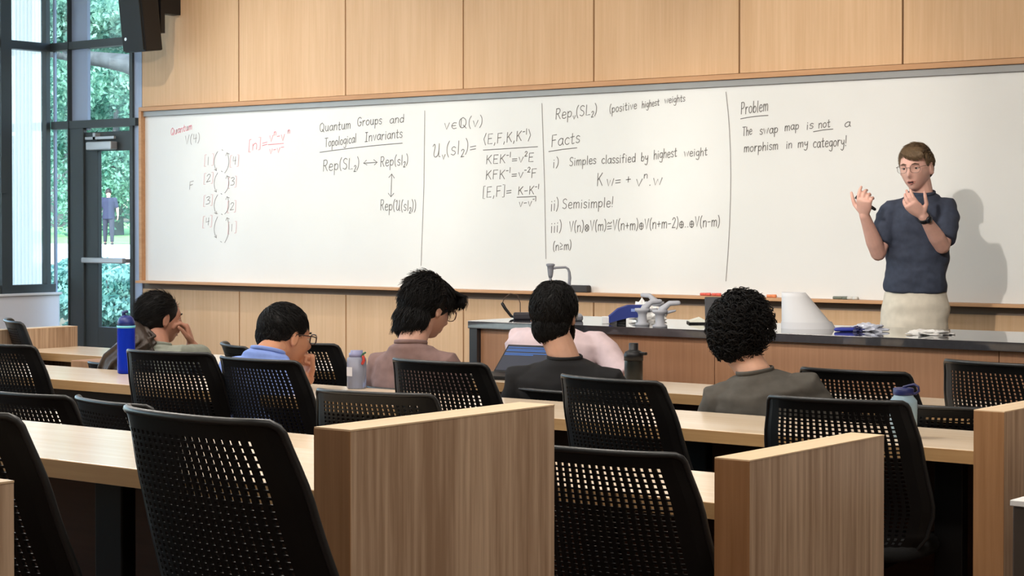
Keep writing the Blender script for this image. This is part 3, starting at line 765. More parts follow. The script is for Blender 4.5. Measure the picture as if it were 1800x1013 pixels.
p = atZ(1093, 678, .74); p.y = 6.3
bt = thing('water_bottle', 'black bottle with a handle cap beside the man in the black t-shirt', 'bottle', p)
MB().lathe([(.034, 0), (.037, .004), (.037, .1), (.034, .112), (.024, .122)], 28).build('body', mat('black_steel', srgb(24, 26, 24), .35), bt, True)
l = MB().lathe([(.039, .095), (.039, .118), (.034, .13), (.022, .136), (.019, .138), (.019, .163), (.017, .165)], 28).build('lid', M['black'], bt, True)
MB().box(.02, .062, -.008, .008, .118, .13, .003).build('handle', M['black'], l)

# laptop on the front-row desk
q = atY(909, 680, 6.16)
lp = thing('laptop', 'open laptop with a blue screen beside the man in the black t-shirt', 'laptop', (q.x - .075, 6.12, .74), math.radians(8))
MB().box(-.15, .15, -.0, .22, 0, .016, .004).build('base', M['metal_black'], lp)
Ms = Matrix.Translation((0, .225, .014)) @ Matrix.Rotation(math.radians(-50), 4, 'X')
s_ = MB().box(-.15, .15, 0, .008, 0, .17, .003, Ms).build('screen_lid', M['metal_black'], lp)
MB().box(-.142, .142, -.0012, -.0004, .01, .162, 0, Ms).build('screen', emit('laptop_screen', srgb(20, 34, 62), .7, .01), s_)
scr = MB()
for z, x0_, x1_ in ((.148, -.14, .14), (.136, -.14, .06), (.127, -.14, .12), (.112, -.14, .14), (.103, -.14, .0)): scr.box(x0_, x1_, -.002, -.0013, z, z + (.008 if z > .18 else .005), 0, Ms)
scr.build('screen_bars', emit('laptop_screen_bars', srgb(46, 104, 180), 1.0, .01), s_)

# counter things (counter top z = .9)
def on(px, py): return atZ(px, py, .9)
q = on(880, 562)
mc = thing('microphone', 'black gooseneck wire loop microphone lying on the left end of the counter', 'microphone', q + Vector((0, .12, 0)), YAW - .0)
MB().tube([(-.065, 0, .075), (-.05, 0, .05), (-.02, 0, .012), (.0, 0, .007)], [.008, .008, .007, .006], 8).build('handle', M['black'], mc, True)
MB().tube([(-.065, 0, .08), (-.055, 0, .105), (-.025, 0, .128), (.01, 0, .12), (.025, 0, .08), (.026, 0, .03), (.02, 0, .004)], .0022, 6).build('wire', mat('brown_wire', srgb(70, 50, 36), .5), mc, True)
q = on(897, 563)
MBp = MB().box(-.07, .07, -.045, .045, 0, .035, .008).box(.07, .13, -.02, .03, 0, .02, .004)
o = MBp.build('cable_box', mat('black_purple_plastic', srgb(30, 26, 36), .5)); o.location = q + Vector((.03, .1, 0)); o.rotation_euler.z = YAW
tag(o, 'small black cable box on the counter beside the wire loop microphone', 'cable box')
q = atY(962, 560, 7.62)
dc = thing('document_camera', 'grey document camera on the counter behind the man in the black t-shirt', 'camera', (q.x + .02, 7.62, .9), YAW)
GR = mat('mid_grey_plastic', srgb(132, 134, 142), .45)
MB().box(-.1, .16, -.09, .09, 0, .03, .01).build('base', GR, dc)
MB().lathe([(.007, .03), (.007, .22)], 12).lathe([(.009, .212), (.013, .228), (.015, .25), (.017, .268), (.022, .272), (.022, .28), (.014, .283)], 16).build('column', GR, dc, True)
MB().tube([(.012, 0, .258), (.03, 0, .262), (.075, 0, .264), (.088, 0, .256), (.094, 0, .238), (.096, 0, .21), (.094, 0, .19), (.096, 0, .03)], [.006, .006, .006, .006, .007, .0085, .008, .006], 10).build('arm', GR, dc, True)
o = MB().box(-.075, .075, -.03, .02, .0, .045, .008).build('board_eraser', mat('dark_grey_eraser', srgb(58, 56, 56), .8)); o.location = atY(1020, 515, WY - .07); o.location.z = .95; o.location.y = WY - .075
tag(o, 'dark grey board eraser on the marker tray beside the document camera', 'eraser')

q = on(1072, 571)
o = thing('pouch', 'navy blue zip pouch lying on white boxes on the counter', 'pouch', q + Vector((0, .12, 0)), YAW)
pm = MB()
pm.loft([[(x, -.05 + .1 * (k in (1, 2)), z0_ + dz_ * (k in (2, 3))) for k in range(4)] for x, z0_, dz_ in ((-.075, .005, .03), (-.03, .018, .055), (.02, .03, .06), (.1, .035, .055))])
pm.build('bag', mat('navy_fabric', srgb(36, 52, 124), .8), o)
MB().box(.03, .05, -.053, -.05, .06, .074).box(.06, .08, -.053, -.05, .062, .076).build('badge', mat('pale_blue_print', srgb(130, 150, 210), .7), o)
q = on(1071, 569)
o = thing('small_box', 'flat white box with a black end on the counter, below the navy pouch', 'box', q, YAW)
MB().box(-.035, .035, -.03, .03, 0, .034, .002).build('carton', M['paper'], o); MB().box(.036, .08, -.028, .03, 0, .03, .002).build('sleeve', M['black'], o)
# three grey moulded pipe models
gm = mat('grey_printed_plastic', srgb(168, 170, 178), .5)
def pipe_model(px, py, dy, rz, lab, fl=1):
    q = on(px, py)
    o = thing('pipe_model', lab, 'model', q + Vector((0, dy, 0)), YAW + rz, 'grey plastic models on the counter')
    MB().lathe([(.034, 0), (.034, .012), (.022, .016), (.02, .05), (.024, .062), (.036, .07), (.036, .082)], 20).build('stem', gm, o, True)
    MB().tube([(.01 * fl, 0, .082), (.03 * fl, 0, .1), (.045 * fl, 0, .112), (.085 * fl, 0, .114)], [.018, .014, .0125, .011], 12).build('nozzle', gm, o, True)
    MB().tube([(.03 * fl, 0, .07), (.07 * fl, 0, .078)], [.009, .005], 8).build('spur', gm, o, True)
pipe_model(1160, 576, .0, 0, 'grey branched plastic model on the counter, rightmost of three')
pipe_model(1125, 573, .02, .2, 'grey branched plastic model on the counter before the white tissue')
pipe_model(1136, 560, .1, 2.6, 'grey branched plastic model standing half behind the white tissue')
def crumple(name, q, rx, ry, rz_, seed, m, lab, cat, n=3, rot=0):
    bm = bmesh.new(); bmesh.ops.create_icosphere(bm, subdivisions=n, radius=1)
    for v in bm.verts:
        d = 1 + .55 * noise.noise(v.co * 2.1 + Vector((seed, 0, 0))) + .25 * noise.noise(v.co * 5.3 + Vector((0, seed, 0)))
        v.co = Vector((v.co.x * rx * d, v.co.y * ry * d, max(0, v.co.z * rz_ * d + rz_ * .5)))
    me = bpy.data.meshes.new(name); bm.to_mesh(me); bm.free(); me.materials.append(m)
    o = link(name, me); o.location = q; o.rotation_euler.z = YAW + rot
    return tag(o, lab, cat)
q = on(1118, 566)
crumple('crumpled_tissue', q + Vector((0, .1, 0)), .085, .06, .05, 3.1, M['paper'], 'large crumpled white tissue among the grey models on the counter', 'tissue')
crumple('crumpled_tissue', on(1101, 560) + Vector((0, .14, 0)), .04, .04, .06, 8.4, M['paper'], 'tall crumpled white tissue right of the navy pouch', 'tissue')
crumple('crumpled_paper', on(1634, 589), .085, .05, .014, 5.2, M['paper'], 'flat crumpled white paper on the counter before the presenter', 'paper', 4)
q = on(1222, 570)
o = thing('open_notebook', 'open notebook with loose pages on the counter left of the curly-haired man', 'notebook', q + Vector((0, .1, 0)), YAW)
MB().box(-.09, .1, -.07, .07, 0, .008, .002).build('cover', M['metal_black'], o)
MB().loft([[(-.085, -.065, .008), (-.085, .065, .008), (-.085, .065, .012), (-.085, -.065, .012)], [(-.03, -.065, .008), (-.03, .065, .008), (-.03, .065, .028), (-.03, -.065, .028)], [(.0, -.065, .008), (0, .065, .008), (0, .065, .012), (0, -.065, .012)],
          [(.05, -.065, .008), (.05, .065, .008), (.05, .065, .04), (.05, -.065, .036)], [(.095, -.065, .008), (.095, .065, .008), (.095, .065, .03), (.095, -.065, .03)]]).build('pages', mat('cream_pages', srgb(222, 222, 208), .8), o)
q = on(1252, 566)
o = thing('tablet', 'black tablet leaning upright on the counter behind the curly-haired man', 'tablet', q + Vector((.0, .03, 0)), YAW)
MB().box(-.05, .12, 0, .012, .002, .125, .004, Matrix.Rotation(math.radians(-14), 4, 'X')).build('case', mat('dark_grey_case', srgb(48, 48, 52), .6), o)
MB().box(.0, .05, .02, .09, 0, .006, .002).build('stand', M['black'], o)
# white folded paper shade (slanted cone)
q = on(1409, 578)
o = thing('paper_cone', 'big white slanted paper cone standing on the counter', 'paper cone', q + Vector((0, .06, 0)), YAW)
rings = []
NB = 28
for t_ in np.linspace(0, 1, 9):
    ring = []
    for k in range(NB):
        a = 2 * PI * k / NB
        xl, xr = -.122, .125 + (-.012 - .125) * t_
        cx, rx = (xl + xr) / 2, (xr - xl) / 2
        ry = .1 + (.055 - .1) * t_
        ring.append((cx + rx * math.cos(a), ry * math.sin(a), .165 * t_))
    rings.append(ring)
mb = MB(); mb.loft(rings, cap=False)
oo = mb.build('shell', mat('matte_white_card', srgb(212, 212, 214), .85), o, True)
sm = oo.modifiers.new('t', 'SOLIDIFY'); sm.thickness = .003
MB().loft([[(x * 1.02, y * 1.02, z) for x, y, z in rings[0]], [(x * 1.015, y * 1.015, .03) for x, y, z in rings[1]]], cap=False).build('folded_rim', mat('white_card_rim', srgb(204, 204, 207), .85), o, True)
# blue markers and plastic bag
q = on(1492, 583)
o = thing('marker_pack', 'opened pack of blue markers in crinkled plastic on the counter', 'marker pack', q, YAW)
for i in range(4): MB().tube([(-.06 + .01 * i, -.02 + i * .016, .01), (.06 + .01 * i, -.02 + i * .014, .01)], .009, 10).build('marker', mat('blue_marker', srgb(40, 52, 150), .4) if i % 2 == 0 else mat('olive_marker', srgb(98, 100, 88), .5), o, True)
bg = crumple('plastic_bag', q + Vector((.07, .05, 0)), .075, .04, .022, 1.7, mat('crinkled_plastic', srgb(196, 200, 214), .2), None, None, 4)
bg.parent = o; bg.location = (.085, .01, 0); bg.rotation_euler.z = 0
bg2 = crumple('blue_wrapper', q, .02, .03, .016, 4.4, mat('dark_blue_wrapper', srgb(30, 34, 80), .35), None, None, 3)
bg2.parent = o; bg2.location = (.035, -.02, 0); bg2.rotation_euler.z = 0
# markers on the tray
def marker(px, ln, m, lab):
    p = atY(px, 517, WY - .07)
    o = thing('marker', lab, 'marker', (p.x, WY - .075, .95), 0, 'markers on the tray')
    MB().tube([(-ln / 2, 0, .009), (ln / 2 - .03, 0, .009)], .0085, 10, rnd=False).build('barrel', m, o, True)
    MB().tube([(ln / 2 - .03, 0, .009), (ln / 2, 0, .009)], .0095, 10, rnd=False).build('cap', m, o, True)
rd = mat('red_marker', srgb(222, 96, 80), .4); orr = mat('orange_marker', srgb(236, 146, 96), .4); gn = mat('grey_green_marker', srgb(112, 120, 108), .5); wt = mat('pale_marker', srgb(206, 206, 200), .5)
marker(1241, .07, rd, 'red marker on the tray, left of the two above the curly-haired man')
marker(1260, .06, rd, 'red marker on the tray, right of the two above the curly-haired man')
marker(1357, .06, orr, 'orange marker on the tray just left of the white paper cone')
marker(1478, .09, gn, 'grey green marker on the tray left of the presenter')
marker(1499, .07, wt, 'pale marker on the tray nearest the presenter')
# ------------------------------------------------------------------ people
def gs(d, s): return math.exp(-(d / s) ** 2)
def head_into(mb, H, s=1.0, jaw=1.0):
    NUh, NVh = 72, 54
    rings = []
    def shape(d):
        x, y, z = d
        p = Vector((x * .074, y * .096, z * .115))
        if z < 0:
            q = min(1, -z)
            p.x *= 1 - .30 * q ** 1.5 * (2 - jaw)
            if y < 0: p.y *= 1 - .42 * q
            p.y += .012 * q
        if y > 0:
            f = y
            X, Z = p.x, p.z
            dy = 0
            dy += .024 * gs(X, .011) * gs(Z + .028, .017) + .012 * gs(X, .009) * gs(Z + .004, .022)
            dy -= .010 * (gs(X - .031, .017) + gs(X + .031, .017)) * gs(Z - .006, .013)
            dy += .005 * gs(Z - .028, .012) * gs(X, .05)
            dy += .007 * gs(X, .022) * gs(Z + .057, .006) + .006 * gs(X, .02) * gs(Z + .07, .007) - .004 * gs(X, .02) * gs(Z + .0635, .0035)
            dy += .012 * gs(X, .024) * gs(Z + .098, .018)
            dy += .005 * (gs(X - .046, .02) + gs(X + .046, .02)) * gs(Z + .02, .02)
            p.y += dy * min(1, f * 2.2)
        return p * s
    for j in range(1, NVh):
        a = PI * j / NVh
        rings.append([H @ shape((math.sin(a) * math.cos(2 * PI * k / NUh), math.sin(a) * math.sin(2 * PI * k / NUh), -math.cos(a))) for k in range(NUh)])
    mb.loft(rings)
    for sd in (-1, 1):
        Me = H @ Matrix.Translation((sd * .076 * s, -.006 * s, -.008 * s)) @ Matrix.Rotation(sd * .35, 4, 'Z') @ Matrix.Rotation(-.15, 4, 'X')
        R3 = Me.to_3x3()
        mb.ell(Me.translation, (.008 * s, .019 * s, .032 * s), R3, 12, 10)
        mb.tube([Me @ Vector((sd * .006, .012 * math.cos(b) - .002, .004 + .026 * math.sin(b))) * 1.0 for b in np.linspace(-1.9, 2.1, 9)], .0045 * s, 6)
def skin(name, r, g, b):
    m = mat(name, srgb(r, g, b), .55, spec=.35, noise_amt=.05, scale=30)
    m.node_tree.nodes['Principled BSDF'].inputs['Subsurface Weight'].default_value = .08
    m.node_tree.nodes['Principled BSDF'].inputs['Subsurface Radius'].default_value = (.02, .008, .004)
    return m
def ik(s, w_, l1, l2, pole):
    s, w_ = Vector(s), Vector(w_)
    d = w_ - s; L = min(d.length, (l1 + l2) * .995); d.normalize()
    a = (l1 * l1 - l2 * l2 + L * L) / (2 * L); h = math.sqrt(max(0, l1 * l1 - a * a))
    pl = Vector(pole); pl = (pl - d * pl.dot(d)).normalized()
    return s + d * a + pl * h
def hand_into(mb, wr, d, nrm, side, curls=(.5, .6, .7, .8), thumb=.6, s=1.0, spread=.05):
    """d: wrist to knuckles; nrm: way the palm faces; side: +1/-1 puts the thumb on +/- (d x nrm)"""
    wr, d = Vector(wr), Vector(d).normalized(); nrm = Vector(nrm); nrm = (nrm - d * nrm.dot(d)).normalized()
    lat = d.cross(nrm) * side
    rings = []
    for t, wd, th in ((-.01, .026, .019), (.015, .029, .018), (.045, .039, .017), (.075, .042, .015), (.095, .040, .012), (.102, .034, .008)):
        c = wr + d * t * s
        rings.append([c + lat * wd * s * math.cos(2 * PI * k / 14) + nrm * th * s * math.sin(2 * PI * k / 14) for k in range(14)])
    mb.loft(rings)
    L = (.074, .082, .076, .06)
    for i in range(4):
        o_ = .031 - .0205 * i
        p = wr + d * (.088 - .004 * abs(i - 1)) * s + lat * o_ * s
        ang = 0; pts = [p - d * .02 * s, p]
        dd0 = (d + lat * spread * (1.5 - i) * .6).normalized()
        ax = dd0.cross(nrm).normalized()
        for seg, fr in enumerate((.45, .3, .25)):
            ang += curls[i] * (.8, 1.0, .7)[seg]
            dd = dd0 * math.cos(ang) + nrm * math.sin(ang)
            p = p + dd * L[i] * fr * s; pts.append(p)
        mb.tube(pts, [.0102 * s, .0098 * s, .0092 * s, .0085 * s, .0072 * s], 10)
    b0 = wr + d * .022 * s + lat * .022 * s
    t1 = (lat * .85 + d * .55 + nrm * thumb * .5).normalized(); t2 = (lat * .45 + d * .85 + nrm * thumb * .6).normalized()
    p1 = b0 + t1 * .042 * s; p2 = p1 + t2 * .034 * s; p3 = p2 + (t2 + nrm * .15).normalized() * .026 * s
    mb.tube([b0 - t1 * .012 * s, b0, p1, p2, p3], [.014 * s, .014 * s, .0115 * s, .0095 * s, .0075 * s], 10)
def ringE(c, ax, ay, n=20, sq=1.0):
    q = lambda v: math.copysign(abs(v) ** sq, v)
    return [c + ax * q(math.cos(2 * PI * k / n)) + ay * q(math.sin(2 * PI * k / n)) for k in range(n)]
def hair_tufts(mb, H, fn, n, r0, r1, ln, seed, flow, wav=.0):
    """n tapered locks rooted on the shell fn(dir) and lying along flow(dir)"""
    rnd = random.Random(seed)
    i = 0
    while i < n:
        z = rnd.uniform(-.75, 1); a = rnd.uniform(0, 2 * PI); q = math.sqrt(1 - z * z)
        d = Vector((q * math.cos(a), q * math.sin(a), z))
        p = fn(d)
        if p is None: continue
        i += 1
        f = flow(d); pts = []; L = ln * rnd.uniform(.6, 1.3)
        up = d.normalized()
        f = (f - up * f.dot(up)); f = f.normalized() if f.length > 1e-4 else up.orthogonal().normalized()
        sdv = up.cross(f); ph = rnd.uniform(0, 6)
        for t in np.linspace(0, 1, 6):
            pts.append(H @ (p + f * L * t + up * (.0035 * math.sin(PI * t)) + sdv * wav * math.sin(ph + 5 * t)))
        r = rnd.uniform(r0, r1)
        mb.tube(pts, [r * .7, r, r, r * .85, r * .6, r * .25], 5, rnd=False)

def fnLow(cy, cz, rx, ry, rz_, zmax=.5):
    def f(d):
        if d.y > .25 or d.z > zmax or d.z < -.9: return None
        return Vector((d.x * rx, cy + d.y * ry, cz + d.z * rz_))
    return f
def hair(cap, strands, m, root, of, voxel=.004, smooth=2, disp=None):
    o = remeshed(cap, 'hair', m, root, voxel, smooth, off=of, disp=disp)
    if strands and strands.v:
        me = o.data
        v = [tuple(q.co) for q in me.vertices]; f = [tuple(p.vertices) for p in me.polygons]
        n = len(v)
        v += [(a - of[0], b - of[1], c - of[2]) for a, b, c in strands.v]; f += [tuple(i + n for i in q) for q in strands.f]
        m2 = bpy.data.meshes.new('hair'); m2.from_pydata(v, [], f); m2.update(); m2.shade_smooth(); m2.materials.append(m)
        o.data = m2; bpy.data.meshes.remove(me)
    return o
HAIR_D = mat('black_hair', srgb(13, 11, 11), .55, spec=.22, noise_amt=.25, scale=60, bump=.35)
HAIR_DB = mat('dark_brown_hair', srgb(42, 33, 28), .5, spec=.35, noise_amt=.25, scale=60, bump=.35)
HAIR_B = mat('light_brown_hair', srgb(104, 84, 62), .55, spec=.3, noise_amt=.22, scale=70, bump=.35)
EYEW = mat('eye_white', srgb(214, 206, 200), .3); IRIS = mat('dark_iris', srgb(50, 40, 36), .25); BROW = mat('brown_brow', srgb(92, 70, 54), .8)
LIPS = mat('lips', srgb(158, 92, 84), .5); DARKMOUTH = mat('mouth_inside', srgb(58, 28, 26), .6)
SHOE = mat('dark_shoe', srgb(40, 38, 38), .6)

def face_parts(H, root, of, iris=IRIS, brow=BROW, lips=LIPS, open_=0., lid=None):
    lid = lid or [c for c in root.children if c.name.startswith('body')][0].data.materials[0]
    for sd in (-1, 1):
        c = H @ Vector((sd * .031, .0735, .006))
        e = MB().ell(c, (.0108, .0108, .0108)).build('eye', EYEW, root, True, off=of)
        MB().ell(H @ Vector((sd * .031, .0826, .0052)), (.0054, .0026, .0054), H.to_3x3()).build('iris', iris, e, True, off=of)
        MB().tube([H @ Vector((sd * .014, .0935, .024)), H @ Vector((sd * .03, .0925, .0285)), H @ Vector((sd * .046, .083, .024))], [.003, .0036, .002], 6).build('eyebrow', brow, root, True, off=of)
        MB().tube([H @ Vector((sd * .018, .081, .0105)), H @ Vector((sd * .031, .0855, .0135)), H @ Vector((sd * .044, .078, .0095))], .0042, 8).build('eyelid', lid, e, True, off=of)
    if open_:
        MB().ell(H @ Vector((0, .0915, -.0635)), (.015, .005, .0028 + open_), H.to_3x3()).build('open_mouth', DARKMOUTH, root, True, off=of)
    MB().tube([H @ Vector((-.021, .084, -.0615)), H @ Vector((-.008, .0925, -.0575 + open_ * .4)), H @ Vector((0, .0925, -.0588 + open_ * .4)), H @ Vector((.008, .0925, -.0575 + open_ * .4)), H @ Vector((.021, .084, -.0615))], [.0014, .0034, .0032, .0034, .0014], 6).build('upper_lip', lips, root, True, off=of)
    MB().tube([H @ Vector((-.019, .084, -.0645 - open_)), H @ Vector((0, .0925, -.0695 - open_)), H @ Vector((.019, .084, -.0645 - open_))], [.0014, .0042, .0014], 6).build('lower_lip', lips, root, True, off=of)
def spectacles(H, root, of, m, w_=.026, h_=.021, th=.0016, y=.108, z=.004, lens=None):
    g = MB()
    for sd in (-1, 1):
        n = 20
        q = lambda v, e=.7: math.copysign(abs(v) ** e, v)
        pts = [H @ Vector((sd * .034 + w_ * q(math.cos(2 * PI * k / n)), y - .006 * abs(q(math.cos(2 * PI * k / n)) + sd) * .5, z + h_ * q(math.sin(2 * PI * k / n)))) for k in range(n)]
        rings = []
        for k in range(n):
            t = (pts[(k + 1) % n] - pts[k - 1]).normalized(); u = t.orthogonal().normalized(); v = t.cross(u)
            rings.append([pts[k] + (u * math.cos(b) + v * math.sin(b)) * th for b in (0, PI / 2, PI, 3 * PI / 2)])
        g.loft(rings, closed=True)
        g.tube([H @ Vector((sd * .061, y - .008, z + .008)), H @ Vector((sd * .0735, y - .03, z + .01)), H @ Vector((sd * .081, .0, z + .008)), H @ Vector((sd * .082, -.012, z - .006))], th, 6)
    g.tube([H @ Vector((-.009, y, z + .004)), H @ Vector((0, y + .003, z + .008)), H @ Vector((.009, y, z + .004))], th, 6)
    o = g.build('glasses', m, root, True, off=of)
    if lens:
        l = MB()
        for sd in (-1, 1): l.add([H @ Vector((sd * .034 + w_ * .96 * math.cos(2 * PI * k / 16), y - .003, z + h_ * .96 * math.sin(2 * PI * k / 16))) for k in range(16)], [tuple(range(16))])
        l.build('lenses', lens, o, off=of)
LENS = glass('spectacle_lens', (.96, .97, .97, 1), .08)

def Hmat(c, yaw, pitch=0, roll=0):
    return Matrix.Translation(Vector(c)) @ Matrix.Rotation(math.radians(yaw), 4, 'Z') @ Matrix.Rotation(math.radians(-pitch), 4, 'X') @ Matrix.Rotation(math.radians(roll), 4, 'Y')

def person(label, head_c, hyaw, hpitch, hroll, neck, shl, shr, pelvis, skin_m, shirt_m, trouser_m, arms, legs, hs=1.0, sleeve=.2, chest=.115, jaw=1.0, shirt_name='t_shirt', foot_fwd=None, tw=1.0, hem=None, fold=0.):
    """all joints in world space. arms: {'L': (elbow, wrist, hand dir, palm normal, curls)}; legs: [(hip, knee, ankle), ...]"""
    neck, shl, shr, pelvis = map(Vector, (neck, shl, shr, pelvis))
    base = Vector((pelvis.x, pelvis.y, 0))
    root = thing('person', label, 'person', base)
    H = Hmat(head_c, hyaw, hpitch, hroll)
    ax = (shr - shl).normalized()
    upv = (neck - pelvis).normalized()
    fwd = upv.cross(ax).normalized()
    shw = (shr - shl).length / 2
    shm = (shl + shr) / 2
    # body: head, neck, arms, hands and torso core as one surface
    b = MB()
    head_into(b, H, hs, jaw)
    hb = H @ Vector((0, -.022, -.055)) 
    b.tube([shm * .6 + neck * .4 - upv * .02, neck - upv * .012, neck * .5 + hb * .5, hb, H @ Vector((0, -.012, .0))], [.06, .0585, .057, .058, .05], 16)
    b.loft([ringE(pelvis, ax * .12, fwd * .08), ringE(pelvis * .5 + shm * .5, ax * .11, fwd * .075), ringE(shm - upv * .03, ax * (shw - .03), fwd * .05), ringE(shm * .6 + neck * .4 - upv * .02, ax * .06, fwd * .045), ringE(neck - upv * .02, ax * .05, fwd * .05)])
    for k_, (el, wr, hd, pn, cu) in arms.items():
        s_ = shl if k_ == 'L' else shr
        el, wr = Vector(el), Vector(wr)
        b.tube([s_ * .85 + el * .15, s_ * .5 + el * .5, el], [.042, .045, .039], 14)
        b.tube([el, el * .7 + wr * .3, wr * .75 + el * .25, wr], [.039, .041, .030, .0255], 14)
        if hd is not None: hand_into(b, wr, hd, pn, -1 if k_ == 'L' else 1, cu, s=.98)
    for hp, kn, an in legs:
        b.tube([hp, kn, an], [.06, .045, .035], 10)
    remeshed(b, 'body', skin_m, root, .0042, 3, off=base)
    # shirt
    t = MB()
    wst = pelvis + upv * .05
    if hem is not None: wst = Vector(hem)
    L = (shm - wst)
    rings = []
    for q, wx, wy in ((0, .152, .108), (.03, .157, .112), (.3, .150, .112), (.6, .158, chest), (.8, max(.165, shw * .93), chest), (.92, shw * 1.04, chest * .9)):
        rings.append(ringE(wst + L * q, ax * wx * tw, fwd * wy, 24, .85))
    nn = neck - shm
    for q, wx, wy in ((.12, shw * 1.05, chest * .8), (.38, shw * .86, chest * .72), (.62, shw * .62, chest * .66), (.82, .09, .075), (.93, .069, .066), (1.03, .0625, .061)):
        c_ = shm + nn * q + upv * .012 * (1 - q)
        rings.append([p - upv * max(0, q - .6) * .45 * (p - c_).dot(fwd) for p in ringE(c_, ax * wx, fwd * wy, 24, .95)])
    t.loft(rings)
    for k_, (el, wr, hd, pn, cu) in arms.items():
        s_ = shl if k_ == 'L' else shr
        el = Vector(el); dr = (el - s_).normalized()
        sg = 1 if k_ == 'R' else -1
        t.tube([s_ - ax * sg * .07 + upv * .01, s_ - ax * sg * .015 + upv * .002, s_ * .75 + (s_ + dr * sleeve) * .25, s_ + dr * sleeve * .6, s_ + dr * sleeve], [.05, .06, .062, .063, .064], 16, rnd=False)
    fdir = fwd
    dsp = (lambda c: fold * (noise.noise(Vector((c.x * 7, c.y * 7, c.z * 16))) + .5 * noise.noise(Vector((c.x * 18, c.y * 18, c.z * 30))))) if fold else None
    sh_o = remeshed(t, shirt_name, shirt_m, root, .0065, 4, off=base, disp=dsp)
    # collar rib
    n = 24; ring = [p - upv * .18 * (p - neck).dot(fwd) for p in ringE(neck + upv * .002, ax * .064, fwd * .063, n)]
    rr = []
    for k in range(n):
        tt = (ring[(k + 1) % n] - ring[k - 1]).normalized(); u = upv; v = tt.cross(u)
        rr.append([ring[k] + (u * math.cos(a) * 2.2 + v * math.sin(a)) * .004 for a in (0, PI / 3, 2 * PI / 3, PI, 4 * PI / 3, 5 * PI / 3)])
    MB().loft(rr, closed=True).build('collar', shirt_m, sh_o, True, off=base)
    # trousers and shoes
    tr = MB()
    tr.loft([ringE(wst + upv * -.02 + upv * .03, ax * .15, fwd * .105), ringE(pelvis, ax * .17, fwd * .115), ringE(pelvis - upv * .12, ax * .168, fwd * .113)])
    for hp, kn, an in legs:
        hp, kn, an = map(Vector, (hp, kn, an))
        tr.tube([hp, hp * .5 + kn * .5, kn, kn * .5 + an * .5, an + Vector((0, 0, .03))], [.082, .077, .064, .056, .05], 14)
    remeshed(tr, 'trousers', trouser_m, root, .009, 4, off=base, disp=(lambda c: .009 * noise.noise(Vector((c.x * 7, c.y * 7, c.z * 20)))))
    ff = Vector(foot_fwd) if foot_fwd else Vector((fwd.x, fwd.y, 0)).normalized()
    sd = Vector((ff.y, -ff.x, 0))
    for hp, kn, an in legs:
        an = Vector(an); g0 = Vector((an.x, an.y, an.z - .075))
        MB().loft([ringE(g0 + ff * t_ + Vector((0, 0, h / 2)), sd * w2, Vector((0, 0, h / 2)), 14, .7) for t_, w2, h in ((-.07, .025, .06), (-.055, .036, .085), (0, .04, .1), (.07, .045, .075), (.14, .046, .055), (.175, .03, .04))]).build('shoe', SHOE, root, True, off=base)
    return root, H, base, sh_o

def seated_legs(pelvis, yaw, seat_drop=.0, spread=.09, knee_fwd=.42, floor=0.):
    a = math.radians(yaw); f = Vector((-math.sin(a), math.cos(a), 0)); s_ = Vector((math.cos(a), math.sin(a), 0))
    P = Vector(pelvis); out = []
    for sd in (-1, 1):
        hp = P + s_ * sd * spread + f * .03 - Vector((0, 0, .02)); kn = hp + f * knee_fwd + s_ * sd * .03; kn.z = min(P.z + .05, .5)
        an = kn + f * .02 + Vector((0, 0, 0)); an.z = floor + .078
        out.append((hp, kn, an))
    return out
def U(a):  # unit forward for a yaw in degrees (0 = towards the whiteboard)
    return Vector((-math.sin(math.radians(a)), math.cos(math.radians(a)), 0))
def Sd(a): return Vector((math.cos(math.radians(a)), math.sin(math.radians(a)), 0))

NAVY = mat('navy_trousers', srgb(44, 46, 58), .85, noise_amt=.1, scale=60)
GREYT = mat('grey_trousers', srgb(76, 74, 72), .85, noise_amt=.1, scale=60)

# ---- man in the black t-shirt
hc = atY(974, 553, 5.76)
nk = atY(993, 629, 5.73)
yw = 24
shm_ = atY(992, 664, 5.73)
sl, sr = shm_ - Sd(yw) * .195 + Vector((0, 0, -.012)), shm_ + Sd(yw) * .195 + Vector((0, 0, -.012))
pv = Vector((shm_.x, 5.80, .44)) + U(yw) * .05
elL = sl + Vector((.03, .06, -.24)); wrL = elL + Vector((.12, .2, -.02))
elR = sr + Vector((.0, .08, -.24)); wrR = elR + Vector((-.12, .18, -.02))
SK1 = skin('light_olive_skin', 192, 148, 124)
root, H, of, sh_o = person('man in a black t-shirt with short dark hair, dark beard and thin grey headband', hc, 22, 4, 2, nk, sl, sr, pv, SK1,
       mat('black_cotton', srgb(15, 15, 18), .9, noise_amt=.12, scale=30), NAVY,
       {'L': (elL, wrL, U(yw), (0, 0, -1), (.3, .3, .3, .3)), 'R': (elR, wrR, U(yw), (0, 0, -1), (.3, .3, .3, .3))}, seated_legs(pv, yw), 1.0, .2, .12, fold=.006)
face_parts(H, root, of, brow=HAIR_D)
hm = MB()
hm.ell(H @ Vector((0, -.014, .022)), (.086, .102, .104), H.to_3x3(), 24, 18)
hm.ell(H @ Vector((0, -.05, -.05)), (.066, .052, .066), H.to_3x3(), 20, 14)
def fnA(d):
    if d.y > .55 and d.z < .45: return None
    if d.z < -.1 and d.y > -.2: return None
    if d.z < -.55: return None
    return Vector((d.x * .085, -.014 + d.y * .1, .022 + d.z * .103))
st = MB(); hair_tufts(st, H, fnLow(-.05, -.05, .066, .052, .066), 700, .0007, .0014, .022, 12, lambda d: Vector((.2 * math.sin(8 * d.x), -.2, -1)), .002); hair_tufts(st, H, fnA, 1700, .0008, .0016, .032, 11, lambda d: Vector((.3 * d.x + .4 * math.sin(9 * d.x + 7 * d.z), -d.y * .4 - .3, -1)), .004)
hair(hm, st, HAIR_D, root, of)
